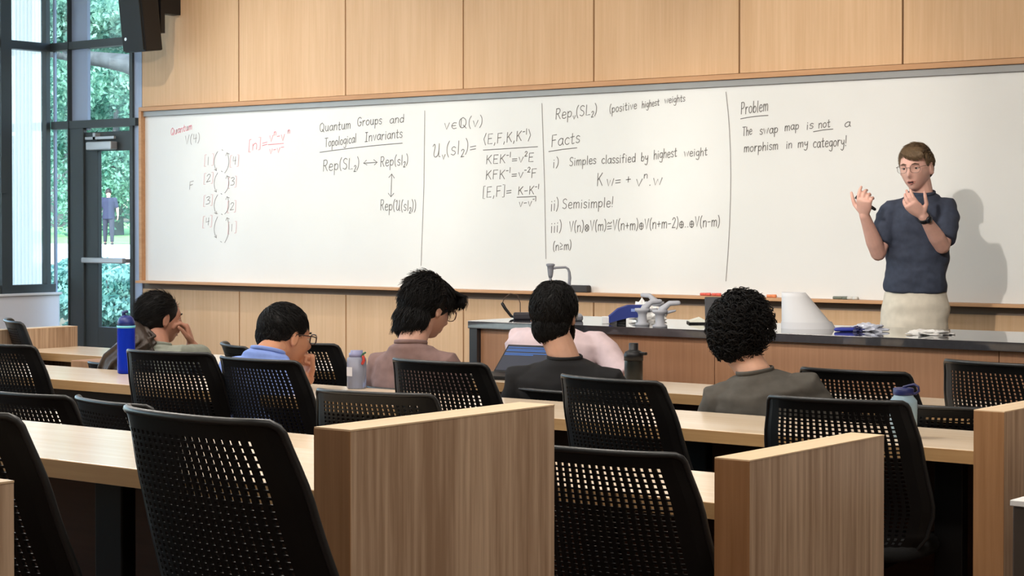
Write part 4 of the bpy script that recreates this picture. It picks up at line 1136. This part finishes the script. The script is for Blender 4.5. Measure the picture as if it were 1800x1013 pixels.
bd = MB()
bd.tube([H @ Vector((sd, y, z)) for sd, y, z in ((.071, .012, -.035), (.066, .035, -.065), (.048, .068, -.1), (.0, .1, -.112), (-.048, .068, -.1), (-.066, .035, -.065), (-.071, .012, -.035))], [.008, .012, .017, .02, .017, .012, .008], 10)
bd.tube([H @ Vector((-.03, .09, -.06)), H @ Vector((0, .108, -.05)), H @ Vector((.03, .09, -.06))], [.006, .007, .006], 8)
remeshed(bd, 'beard', HAIR_D, root, .0045, 1, off=of, disp=lambda c: .003 * noise.noise(c * 120))
band = [H @ Vector((.0865 * math.sin(a), .012 + .02 * math.cos(a), .012 + .113 * math.cos(a))) for a in np.linspace(-1.75, 1.75, 25)]
MB().tube(band, .0045, 8).build('headband', mat('grey_headband', srgb(176, 176, 174), .4), root, True, off=of)

# ---- man with curly black hair, dark olive t-shirt
hc = atY(1304, 592, 5.78)
nk = atY(1327, 653, 5.72)
yw = 22
shm_ = atY(1338, 690, 5.72)
sl, sr = shm_ - Sd(yw) * .17 + Vector((0, 0, -.03)), shm_ + Sd(yw) * .175 + Vector((0, 0, .022))
pv = Vector((shm_.x - .02, 5.84, .43))
elL = sl + Vector((-.01, .06, -.24)); wrL = elL + Vector((.12, .2, -.02))
elR = sr + Vector((.04, .08, -.24)); wrR = elR + Vector((-.12, .18, -.02))
root, H, of, sh_o = person('man with thick curly black hair in a dark olive t-shirt, seen from behind', hc, 16, 6, 6, nk, sl, sr, pv, skin('tan_skin', 206, 158, 132),
       mat('dark_olive_cotton', srgb(84, 80, 74), .9, noise_amt=.12, scale=30), NAVY,
       {'L': (elL, wrL, U(yw), (0, 0, -1), (.3, .3, .3, .3)), 'R': (elR, wrR, U(yw), (0, 0, -1), (.3, .3, .3, .3))}, seated_legs(pv, yw), 1.0, .22, .12, fold=.008)
face_parts(H, root, of, brow=HAIR_D)
hm = MB()
hm.ell(H @ Vector((-.006, -.03, .03)), (.098, .108, .108), H.to_3x3(), 24, 18)
hm.ell(H @ Vector((0, -.06, -.035)), (.076, .06, .065), H.to_3x3(), 20, 14)
rnd = random.Random(5)
st = MB()
i = 0
while i < 1500:
    z = rnd.uniform(-.9, 1); a = rnd.uniform(0, 2 * PI); q = math.sqrt(1 - z * z); d = Vector((q * math.cos(a), q * math.sin(a), z))
    if d.y > .62 and d.z < .3: continue
    if d.z < -.15 and d.y > .0: continue
    i += 1
    lo = max(0, min(1, (-d.z - .1) / .7))
    c = Vector((d.x * (.102 - .004 * lo), -.03 - .03 * lo + d.y * (.11 - .03 * lo), .03 + d.z * .118))
    c = c * rnd.uniform(.97, 1.07)
    r = rnd.uniform(.007, .016); u = d.orthogonal().normalized(); v = d.cross(u); tl = rnd.uniform(-.8, .8); u2 = (u + d * tl).normalized()
    st.tube([H @ (c + (u2 * math.cos(b) + v * math.sin(b)) * r + d * .003 * b) for b in np.linspace(0, 5.4, 9)], [.001, .0018, .002, .002, .002, .0018, .0016, .0012, .0006], 5, rnd=False)
hair(hm, st, HAIR_D, root, of, .004, 1, disp=lambda c: .004 * noise.noise(c * 55))

# ---- man in the mauve t-shirt, glasses, shaggy hair
hc = atY(752, 543, 5.82)
nk = atY(722, 603, 5.70)
yw = 8
shm_ = atY(728, 640, 5.72)
sl, sr = shm_ - Sd(yw) * .175 + Vector((0, 0, -.01)), shm_ + Sd(yw) * .15 + Vector((0, .02, .0))
pv = Vector((shm_.x - .04, 5.72, .43))
elL = sl + Vector((-.02, .06, -.24)); wrL = elL + Vector((.12, .2, -.02))
elR = sr + Vector((.0, .08, -.24)); wrR = elR + Vector((-.12, .18, -.02))
SK3 = skin('fair_skin', 206, 160, 140)
root, H, of, sh_o = person('man in a mauve t-shirt with shaggy dark hair and glasses, looking down to the right', hc, -8, 20, 0, nk, sl, sr, pv, SK3,
       mat('mauve_cotton', srgb(132, 106, 102), .9, noise_amt=.1, scale=30), NAVY,
       {'L': (elL, wrL, U(yw), (0, 0, -1), (.3, .3, .3, .3)), 'R': (elR, wrR, U(yw), (0, 0, -1), (.3, .3, .3, .3))}, seated_legs(pv, yw), 1.0, .2, .12, fold=.006)
face_parts(H, root, of, brow=HAIR_D)
spectacles(H, root, of, mat('brown_glasses', srgb(96, 58, 48), .4), .027, .022, .0022, lens=LENS)
hm = MB()
hm.ell(H @ Vector((0, -.02, .032)), (.09, .108, .104), H.to_3x3(), 24, 18)
hm.ell(H @ Vector((0, -.062, -.06)), (.077, .062, .085), H.to_3x3(), 20, 14)
def fnC(d):
    if d.y > .45 and d.z < .3: return None
    if d.z < -.05 and d.y > -.1: return None
    return Vector((d.x * .09, -.02 + d.y * .106, .032 + d.z * .105))
st = MB(); hair_tufts(st, H, fnLow(-.062, -.06, .077, .062, .083), 700, .0009, .0018, .05, 22, lambda d: Vector((.2 * math.sin(8 * d.x), -.1, -1)), .006); hair_tufts(st, H, fnC, 1600, .001, .002, .065, 21, lambda d: Vector((.4 * d.x, (-.8 if d.y < .2 else 1.0), -.9)), .008)
fr = MB()
rnd = random.Random(76)
for k in range(340):
    a = rnd.uniform(-1.25, 1.25); e = rnd.uniform(0, 1); q = rnd.uniform(-.006, .006); dn = rnd.uniform(0, .03) * (1 - .5 * abs(a)); tw = rnd.uniform(-.012, .012)
    fw = rnd.uniform(-.012, .004)
    sa = math.sin(a) ** 2
    fr.tube([H @ Vector((.04 * math.sin(a), .03 + .02 * math.cos(a), .112 + .008 * e - .02 * sa)), H @ Vector((.066 * math.sin(a) + q, .076 + .014 * math.cos(a) + fw * .4, .098 + .012 * e - .016 * sa)), H @ Vector((.077 * math.sin(a) + q + tw * .5, .108 + .01 * e + fw, .082 + .012 * e)),
             H @ Vector((.079 * math.sin(a) + q + tw, .112 + .012 * e + fw, .064 - dn * .5 + .006 * e)), H @ Vector((.077 * math.sin(a) + tw * 1.5, .108 + .016 * e + fw * .6, .046 - dn))], [.0014, .0018, .0018, .0014, .0005], 5, rnd=False)
rnd = random.Random(77)
for k in range(150):
    a = rnd.uniform(-1, 1); l_ = rnd.uniform(0, .034); e = rnd.uniform(-.006, .006)
    fr.tube([H @ Vector((.064 * a, -.105 + .03 * a * a, -.05)), H @ Vector((.066 * a + e, -.116 + .03 * a * a, -.085)), H @ Vector((.063 * a + e * 2, -.118 + .03 * a * a - rnd.uniform(0, .016), -.112 - l_))], [.0018, .0018, .0006], 5, rnd=False)
hm.ell(H @ Vector((0, .055, .086)), (.066, .046, .034), H.to_3x3(), 20, 14)
def fnC(d):
    if d.y > .45 and d.z < .3: return None
    if d.z < -.05 and d.y > -.1: return None
    return Vector((d.x * .09, -.02 + d.y * .106, .032 + d.z * .105))
st = MB(); hair_tufts(st, H, fnLow(-.062, -.06, .077, .062, .083), 700, .0009, .0018, .05, 22, lambda d: Vector((.2 * math.sin(8 * d.x), -.1, -1)), .006); hair_tufts(st, H, fnC, 1600, .001, .002, .065, 21, lambda d: Vector((.4 * d.x, (-.8 if d.y < .2 else 1.0), -.9)), .008)
st.add(fr.v, fr.f); hair(hm, st, HAIR_D, root, of)

# ---- man in the blue shirt, chin on his fist (third row)
hc = atY(502, 592, 5.27)
nk = atY(471, 618, 5.15)
yw = 0
shm_ = atY(449, 648, 5.12)
sl, sr = shm_ - Sd(yw) * .145 + Vector((0, 0, -.012)), shm_ + Sd(yw) * .165 + Vector((0, .04, -.02))
pv = Vector((shm_.x + .1, 5.12, .46))
chin = None
hcv = Vector(hc)
wrR = atY(541, 677, 5.36); elR = Vector((wrR.x - .02, wrR.y - .1, .785)) + Vector((.03, -.08, -.0))
wrR.z = max(wrR.z, .775)
elL = sl + Vector((.0, .04, -.23)); wrL = elL + Vector((.12, .2, -.05))
SK4 = skin('warm_tan_skin', 196, 142, 112)
root, H, of, sh_o = person('man in a blue shirt with short black hair and glasses, chin resting on his fist', hc, -14, 10, 0, nk, sl, sr, pv, SK4,
       mat('cornflower_cotton', srgb(126, 150, 214), .9, noise_amt=.08, scale=30), GREYT,
       {'L': (elL, wrL, (1, .5, 0), (0, 0, -1), (.3, .3, .3, .3)), 'R': (elR, wrR, (.0, .1, 1), (-.3, -1, .0), (1.75, 1.75, 1.75, 1.75))}, seated_legs(pv, yw, knee_fwd=.36), 1.0, .2, .115, jaw=1.2, fold=.005)
face_parts(H, root, of, brow=HAIR_D)
spectacles(H, root, of, mat('dark_brown_glasses', srgb(66, 46, 40), .4), .027, .02, .0026, lens=LENS)
hm = MB()
hm.ell(H @ Vector((0, -.018, .036)), (.084, .102, .092), H.to_3x3(), 24, 18)
hm.ell(H @ Vector((0, -.07, -.002)), (.07, .045, .06), H.to_3x3(), 20, 14)
hm.ell(H @ Vector((0, .034, .082)), (.06, .037, .03), H.to_3x3(), 20, 14)
def fnD(d):
    if d.y > .5 and d.z < .2: return None
    if d.z < -.1 and d.y > -.25: return None
    if d.z < -.4: return None
    return Vector((d.x * .084, -.018 + d.y * .1, .036 + d.z * .092))
st = MB(); hair_tufts(st, H, fnLow(-.07, -.002, .07, .045, .06), 500, .0006, .0012, .018, 32, lambda d: Vector((.2 * math.sin(8 * d.x), -.1, -1)), .002); hair_tufts(st, H, fnD, 1500, .0007, .0014, .028, 31, lambda d: Vector((.2, .6, -.6)), .002)
hair(hm, st, HAIR_D, root, of)

# ---- woman with ponytail, hand at her mouth
hc = atY(281, 560, 5.82)
nk = atY(276, 606, 5.76)
yw = -4
shm_ = atY(277, 627, 5.76)
sl, sr = shm_ - Sd(yw) * .14 + Vector((0, 0, -.01)), shm_ + Sd(yw) * .15 + Vector((0, .02, -.0))
pv = Vector((shm_.x - .03, 5.76, .43))
wrR = atY(337, 607, 5.91); elR = atY(350, 642, 5.95); elR.z = .77
elL = sl + Vector((.0, .04, -.24)); wrL = elL + Vector((.1, .2, -.05))
SK5 = skin('light_brown_skin', 178, 128, 106)
hd_ = (Vector(H @ Vector((0, 0, 0))) * 0 + Vector((-.22, -.12, .9)))
root, H, of, sh_o = person('woman with a long dark ponytail and grey-green top, hand to her mouth', hc, -16, 6, 0, nk, sl, sr, pv, SK5,
       mat('sage_cotton', srgb(140, 144, 132), .9, noise_amt=.08, scale=30), NAVY,
       {'L': (elL, wrL, (.8, .5, 0), (0, 0, -1), (.3, .3, .3, .3)), 'R': (elR, wrR, hd_, (-.6, -.7, -.3), (.9, 1.0, 1.1, 1.1))}, seated_legs(pv, yw), 1.0, .2, .105, fold=.004)
face_parts(H, root, of, brow=HAIR_D)
hm = MB()
hm.ell(H @ Vector((0, -.018, .022)), (.083, .103, .1), H.to_3x3(), 28, 20)
hm.ell(H @ Vector((0, -.06, -.02)), (.066, .05, .06), H.to_3x3(), 20, 14)
def fnE(d):
    if d.y > .4 and d.z < .4: return None
    if d.z < .05 and d.y > -.25: return None
    if d.z < -.45: return None
    return Vector((d.x * .079, -.018 + d.y * .098, .022 + d.z * .095))
st = MB(); hair_tufts(st, H, fnE, 1500, .0005, .0009, .055, 41, lambda d: Vector((0, -1, -.45)), .0005)
hair(hm, st, HAIR_D, root, of, .004, 4)
pt = MB()
p0 = H @ Vector((-.01, -.105, -.04))
pq = [p0, atY(250, 607, 5.66), atY(225, 622, 5.6), atY(203, 640, 5.58), atY(192, 660, 5.57), atY(188, 690, 5.57)]
pt.tube(pq, [.03, .045, .058, .055, .045, .018], 14)
rnd = random.Random(3)
for k in range(46):
    o_ = Vector((rnd.uniform(-1, 1), rnd.uniform(-1, 1), rnd.uniform(-1, 1))) * .05
    pt.tube([p0 + o_ * .3] + [q + o_ * (.95 if i_ < 4 else .8) + Vector((0, 0, rnd.uniform(-.008, .008))) for i_, q in enumerate(pq[1:])], [.008, .009, .01, .009, .007, .002], 6)
remeshed(pt, 'ponytail', mat('dark_brown_long_hair', srgb(58, 47, 40), .5, noise_amt=.3, scale=50, bump=.3), root, .0045, 1, off=of)

# ---- person in the pink shirt, bending forward in front of the counter
yw = 18
hc = atY(985, 548, 7.16)
nk = atY(985, 578, 7.04)
shm_ = atY(986, 612, 6.98)
sl, sr = shm_ - Sd(yw) * .20 + Vector((-.02, 0, .035)), shm_ + Sd(yw) * .17 + Vector((.02, 0, .02))
pv = Vector((shm_.x - .02, 6.86, .42))
elR = atY(1106, 676, 6.96); wrR = elR + Vector((-.1, .2, -.02)); wrR.z = .66
elL = sl + Vector((-.06, .18, -.2)); wrL = elL + Vector((.12, .14, -.0))
root, H, of, sh_o = person('person in a pale pink shirt bending forward, half hidden by the man in black', hc, 20, 34, 0, nk, sl, sr, pv, SK3,
       mat('pale_pink_cotton', srgb(224, 202, 206), .9, noise_amt=.05, scale=30), NAVY,
       {'L': (elL, wrL, (.5, .6, 0), (0, 0, -1), (.3, .3, .3, .3)), 'R': (elR, wrR, (-.4, .6, 0), (0, 0, -1), (.3, .3, .3, .3))}, seated_legs(pv, yw, knee_fwd=.3), 1.0, .24, .13, tw=1.2, fold=.006)
face_parts(H, root, of)
hm = MB()
hm.ell(H @ Vector((0, -.018, .032)), (.083, .1, .096), H.to_3x3(), 24, 18)
hm.ell(H @ Vector((0, -.06, -.01)), (.068, .05, .06), H.to_3x3(), 20, 14)
remeshed(hm, 'hair', HAIR_DB, root, .005, 1, off=of, disp=lambda c: .004 * noise.noise(c * 60))

# ---- presenter, standing behind the counter; local frame: x to image right, -y towards the camera
pb = atY(1608, 879, 8.75); pb.z = 0
PM = Matrix.Translation(pb) @ Matrix.Rotation(YAW - math.atan(708 / FPX), 4, 'Z')
def L_(x, y, z): return PM @ Vector((x, y, z))
def D_(x, y, z): return PM.to_3x3() @ Vector((x, y, z))
HY = math.degrees(YAW - math.atan(708 / FPX)) + 180
hipL, hipR = L_(.082, .0, .93), L_(-.082, .0, .93)     # named by image side below
legsP = [(hipR, L_(-.09, -.05, .5), L_(-.1, .0, .078)), (hipL, L_(.09, -.01, .5), L_(.1, .03, .078))]
# the presenter faces the camera: his right arm is at image left
elR, wrR = L_(-.182, -.09, 1.236), L_(-.247, -.24, 1.425)
elL, wrL = L_(.128, -.12, 1.272), L_(.036, -.27, 1.418)
SKP = skin('pale_pink_skin', 226, 178, 162)
root, H, of, sh_o = person('presenter in a navy t-shirt and beige trousers gesturing with both hands at the whiteboard', L_(.0, -.035, 1.658), HY - 20, 6, 3, L_(.03, .0, 1.535), L_(.16, .0, 1.452), L_(-.128, -.01, 1.452),
       L_(.0, .0, .96), SKP, mat('navy_slate_cotton', srgb(56, 63, 80), .9, noise_amt=.14, scale=40), mat('beige_chino', srgb(214, 206, 190), .85, noise_amt=.06, scale=30),
       {'R': (elR, wrR, D_(.0, -.45, .52), D_(.3, .35, .8), (.5, .85, 1.0, 1.05)), 'L': (elL, wrL, D_(-.52, -.36, .5), D_(-.3, .35, .8), (.4, .48, .55, .62))},
       legsP, 1.0, .19, .118, foot_fwd=tuple(D_(0, -1, 0)), hem=L_(.0, .0, 1.035), fold=.011)
face_parts(H, root, of, iris=IRIS, brow=mat('brown_eyebrow', srgb(96, 70, 54), .8), open_=.0025, lips=mat('pale_lips', srgb(186, 118, 108), .5))
spectacles(H, root, of, mat('thin_grey_wire', srgb(96, 88, 84), .35, .5), .025, .02, .0011, lens=LENS)
hm = MB()
hm.ell(H @ Vector((0, -.022, .036)), (.0785, .093, .082), H.to_3x3(), 28, 20)
hm.ell(H @ Vector((0, -.066, -.01)), (.07, .044, .06), H.to_3x3(), 20, 14)
for sd in (-1, 1): hm.ell(H @ Vector((sd * .0675, .012, .036)), (.0095, .03, .038), H.to_3x3(), 12, 10)
def fnP(d):
    if d.y > .55 and d.z < .5: return None
    if d.z < .0 and d.y > -.2: return None
    if d.z < -.4: return None
    return Vector((d.x * .0775, -.022 + d.y * .093, .036 + d.z * .085))
st = MB(); hair_tufts(st, H, fnP, 1500, .0007, .0014, .04, 51, lambda d: Vector((.8, .5, -.5)) if d.z > .3 else Vector((0, -.5, -1)), .002)
rnd = random.Random(9)
hm.ell(H @ Vector((-.012, .03, .084)), (.05, .04, .026), H.to_3x3(), 16, 12)
for k in range(420):   # fringe swept to his left
    x = -.045 + .1 * rnd.random(); e = rnd.uniform(0, 1); dn = .018 * rnd.random(); q = (x - .01) / .05
    x = -x
    zz = -2.2 * x * x
    st.tube([H @ Vector((.022 + .25 * x, .012, .1125)), H @ Vector((.014 + .6 * x, .048, .1035 + .003 * e + .4 * zz)), H @ Vector((x - .002, .0735 + .003 * e, .087 + .003 * e + .8 * zz)),
             H @ Vector((x - .014, .086 + .002 * e + zz, .07 + .012 * q * q - dn * .4)), H @ Vector((x - .022, .0905 + .002 * e + 1.2 * zz, .056 + .016 * q * q - dn))], [.0012, .0016, .0016, .0013, .0005], 5, rnd=False)
hair(hm, st, HAIR_B, root, of, .0038, 2)
wd_ = (wrL - elL).normalized(); wc = wrL - wd_ * .015
u = wd_.orthogonal().normalized(); v = wd_.cross(u)
wt_ = MB().loft([[wc + wd_ * t_ + (u * math.cos(2 * PI * k / 20) + v * math.sin(2 * PI * k / 20)) * r for k in range(20)] for t_, r in ((-.011, .0285), (-.009, .031), (.009, .0305), (.011, .028))]).build('watch_strap', M['black'], root, True, off=of)
cdir = D_(.15, -.9, .3); cdir = (cdir - wd_ * cdir.dot(wd_)).normalized(); lt = wd_.cross(cdir)
cc = wc + cdir * .031
MB().loft([[cc + cdir * h + (wd_ * math.cos(2 * PI * k / 20) + lt * math.sin(2 * PI * k / 20)) * r for k in range(20)] for h, r in ((-.004, .017), (.004, .018), (.007, .015))]).build('watch_case', mat('dark_watch_face', srgb(34, 36, 42), .2), wt_, True, off=of)
for sd, hx in ((-1, -.095), (1, .1)):
    pass
# pockets and fly seam of the trousers, belt line of the shirt hem
mk = thing('marker', 'black marker held in the right hand of the presenter', 'marker', L_(-.245, -.285, 1.487))
mo = Vector(mk.location)
a0, a1 = L_(-.288, -.285, 1.513), L_(-.196, -.275, 1.452)
MB().tube([a0, a0 * .35 + a1 * .65], .0085, 12, rnd=False).build('barrel', M['black'], mk, True, off=mo)
MB().tube([a0 * .35 + a1 * .65, a1], [.0095, .0075], 12).build('cap', M['black'], mk, True, off=mo)
# ------------------------------------------------------------------ outside the glazing
gm_ = mat('pale_concrete', srgb(236, 234, 228), .9, noise_amt=.04, scale=.8)
grass = mat('lawn', srgb(120, 172, 96), .95, noise_amt=.25, scale=3)
soil = mat('soil', srgb(96, 92, 70), .95, noise_amt=.2, scale=2)
def strip(name, ya, yb, za, zb, m, kind='structure', lab=None):
    vs = []
    for (Y, z) in ((ya, za), (yb, zb)):
        vs += [(-140, Y, z), (40, Y, z)]
    o = MB().add(vs, [(0, 1, 3, 2)]).build(name, m); o['kind'] = kind
    return o
strip('ground', WY + .31, 23.2, -.02, .62, soil)
strip('sidewalk', 23.2, 40.0, .62, .74, gm_)
strip('lawn_ground', 40.0, 62.0, .74, 1.45, grass)
strip('ground', 62.0, 160.0, 1.45, 4.0, soil)
MB().add([(-160, YB - 20, -.2), (XL - .16, YB - 20, -.2), (XL - .16, WY + .31, -.2), (-160, WY + .31, -.2)], [(0, 1, 2, 3)]).build('ground', gm_)['kind'] = 'structure'

def foliage_mat(name, c1, c2):
    m = bpy.data.materials.new(name); m.use_nodes = True
    t = m.node_tree; t.nodes.remove(t.nodes['Principled BSDF'])
    g = t.nodes.new('ShaderNodeNewGeometry'); nz = t.nodes.new('ShaderNodeTexNoise'); nz.inputs['Scale'].default_value = 2.2
    t.links.new(g.outputs['Position'], nz.inputs['Vector'])
    cr = t.nodes.new('ShaderNodeValToRGB'); cr.color_ramp.elements[0].position = .35; cr.color_ramp.elements[1].position = .65
    cr.color_ramp.elements[0].color = c1; cr.color_ramp.elements[1].color = c2
    t.links.new(nz.outputs[0], cr.inputs[0])
    a = t.nodes.new('ShaderNodeBsdfDiffuse'); b = t.nodes.new('ShaderNodeBsdfTranslucent'); x = t.nodes.new('ShaderNodeMixShader'); x.inputs[0].default_value = .45
    t.links.new(cr.outputs[0], a.inputs[0]); t.links.new(cr.outputs[0], b.inputs[0])
    t.links.new(a.outputs[0], x.inputs[1]); t.links.new(b.outputs[0], x.inputs[2]); t.links.new(x.outputs[0], t.nodes['Material Output'].inputs[0])
    return m
LEAF1 = foliage_mat('light_leaves', srgb(66, 112, 98), srgb(150, 192, 172))
LEAF2 = foliage_mat('dark_leaves', srgb(34, 62, 60), srgb(84, 124, 116))
LEAF3 = foliage_mat('shrub_leaves', srgb(64, 116, 108), srgb(150, 200, 190))
BARK = mat('bark', srgb(74, 78, 80), .95, noise_amt=.3, scale=6, bump=.5)
def leaves(c, r, n, sz, seed, m, name, parent, clumps=14):
    rnd = random.Random(seed); mb = MB()
    cl = []
    for i in range(clumps):
        z = rnd.uniform(-1, 1); a = rnd.uniform(0, 2 * PI); q = math.sqrt(1 - z * z); k = rnd.uniform(.35, .85)
        cl.append((Vector((q * math.cos(a) * r[0] * k, q * math.sin(a) * r[1] * k, z * r[2] * k)), rnd.uniform(.25, .5)))
    for i in range(int(n * 1.6)):
        o_, s_ = cl[i % clumps]
        d = Vector((rnd.gauss(0, 1), rnd.gauss(0, 1), rnd.gauss(0, 1))).normalized() * rnd.uniform(.5, 1) * s_
        p = Vector(c) + o_ + Vector((d.x * r[0], d.y * r[1], d.z * r[2]))
        u = Vector((rnd.gauss(0, 1), rnd.gauss(0, 1), rnd.gauss(0, 1))).normalized(); v = u.orthogonal().normalized()
        k = sz * .72 * rnd.uniform(.6, 1.3)
        mb.add([p - u * k, p + v * k * .45, p + u * k, p - v * k * .45], [(0, 1, 2, 3)])
    return mb.build(name, m, parent, off=Vector(parent.location))
def ground_z(Y): return float(np.interp(Y, [9.8, 23.2, 40, 62, 160], [0, .62, .74, 1.45, 4.0]))
def tree(label, px, Y, crown_z, r, n, sz, seed, m, lean=0., trunk=.22):
    p = atY(px, 400, Y); z0 = ground_z(Y)
    o = thing('tree', label, 'tree', (p.x, Y, z0), 0, None)
    of = Vector(o.location)
    MB().tube([(p.x, Y, z0 - .2), (p.x + lean * .2, Y, z0 + crown_z * .3), (p.x + lean * .6, Y, z0 + crown_z * .7), (p.x + lean, Y, z0 + crown_z)], [trunk * 1.3, trunk, trunk * .8, trunk * .4], 10).build('trunk', BARK, o, True, off=of)
    leaves((p.x + lean, Y, z0 + crown_z), r, n, sz, seed, m, 'crown', o, 26)
    return o
tree('broad pale green tree seen through the glazed door', 205, 47, 4.6, (4.6, 3.5, 4.2), 14000, .15, 1, LEAF1)
tree('dark tree behind the sidelight beside the corner post', 104, 56, 6.5, (2.2, 2.6, 3.6), 8000, .16, 2, LEAF2, trunk=.55)
tree('tall dense green tree far behind the glazed door', 160, 70, 8, (8, 5, 8), 11000, .34, 3, LEAF2)
tree('far light green tree behind the door closer', 235, 84, 10, (8, 5, 8.5), 9000, .4, 4, LEAF1)
# near tree with a thick leaning bough crossing the upper panes
p = atY(262, 120, 21.0)
o = thing('tree', 'near tree whose thick grey bough crosses the upper glazing', 'tree', (p.x + 2.5, 21.0, .5)); of = Vector(o.location)
MB().tube([(p.x + 2.5, 21, .3), (p.x + 2.4, 21, 2.2), atY(262, 128, 21), atY(225, 112, 21), atY(185, 106, 21), atY(140, 100, 21), atY(95, 92, 21), atY(40, 80, 21)], [.4, .36, .2, .16, .13, .11, .1, .07], 12).build('trunk', BARK, o, True, off=of)
leaves(atY(165, 20, 21.5), (1.9, 1.2, .75), 6500, .075, 8, LEAF1, 'crown', o, 16)
def shrub(label, px, Y, r, n, seed, h):
    p = atY(px, 500, Y); z0 = ground_z(Y)
    o = thing('shrub', label, 'shrub', (p.x, Y, z0)); of = Vector(o.location)
    for k in range(5): MB().tube([(p.x, Y, z0), (p.x + .3 * math.cos(k * 1.3), Y + .3 * math.sin(k * 1.3), z0 + h)], [.02, .008], 6).build('stem', BARK, o, True, off=of)
    leaves((p.x, Y, z0 + h * .55), (r, r * .8, h * .6), int(n * 1.7), .055, seed, LEAF3, 'foliage', o, 16)
shrub('shrub outside the lower glass of the door', 206, 13.6, .9, 3600, 11, .6)
shrub('shrub outside behind the narrow sidelight', 112, 16.0, .85, 3000, 12, .52)
shrub('shrub outside between sidelight and door', 160, 19.0, .8, 2600, 13, .4)
# a passer-by on the pavement
Yp = 39.0
p = atY(191, 420, Yp); zf = ground_z(Yp)
pr = thing('person', 'passer-by in dark clothes walking on the pavement outside the glazed door', 'person', (p.x, Yp, zf), YAW + .25)
sc_ = 1.0
b = MB()
b.ell((0, 0, 1.6), (.08, .1, .12)); b.tube([(0, 0, 1.3), (0, 0, 1.55)], [.08, .055], 10)
b.loft([ringE(Vector((0, 0, z)), Vector((a, 0, 0)), Vector((0, c_, 0))) for z, a, c_ in ((.85, .17, .12), (1.1, .15, .11), (1.35, .19, .12), (1.45, .1, .08))])
for sd in (-1, 1):
    b.tube([(sd * .2, 0, 1.4), (sd * .27, .02, 1.15), (sd * .28, -.08, .92)], [.055, .045, .035], 10)
    hand_into(b, (sd * .28, -.08, .9), (0, -.2, -1), (-sd, 0, 0), 1, (.4, .5, .5, .6))
    b.tube([(sd * .09, 0, .9), (sd * .1, -.1 * sd, .48), (sd * .1, .02 - .12 * sd, .08)], [.08, .06, .045], 10)
remeshed(b, 'body', SK3, pr, .014, 2)
t_ = MB(); t_.loft([ringE(Vector((0, 0, z)), Vector((a, 0, 0)), Vector((0, c_, 0))) for z, a, c_ in ((.8, .2, .15), (1.1, .175, .135), (1.35, .215, .14), (1.47, .12, .1))])
for sd in (-1, 1): t_.tube([(sd * .19, 0, 1.41), (sd * .245, .01, 1.2)], [.075, .068], 10)
remeshed(t_, 'dark_top', mat('dark_navy_top', srgb(40, 44, 66), .9), pr, .015, 2)
t_ = MB()
for sd in (-1, 1): t_.tube([(sd * .09, 0, .86), (sd * .1, -.1 * sd, .48), (sd * .1, .02 - .12 * sd, .12)], [.1, .075, .06], 10)
remeshed(t_, 'trousers', NAVY, pr, .015, 2)
hm = MB().ell((0, .015, 1.64), (.1, .115, .115)); hm.build('hair', HAIR_DB, pr, True)
for sd in (-1, 1): MB().loft([ringE(Vector((sd * .1, .04 - .12 * sd - t2, .04)), Vector((w2, 0, 0)), Vector((0, 0, .04)), 12) for t2, w2 in ((-.06, .03), (0, .045), (.14, .045), (.18, .025))]).build('shoe', SHOE, pr, True)
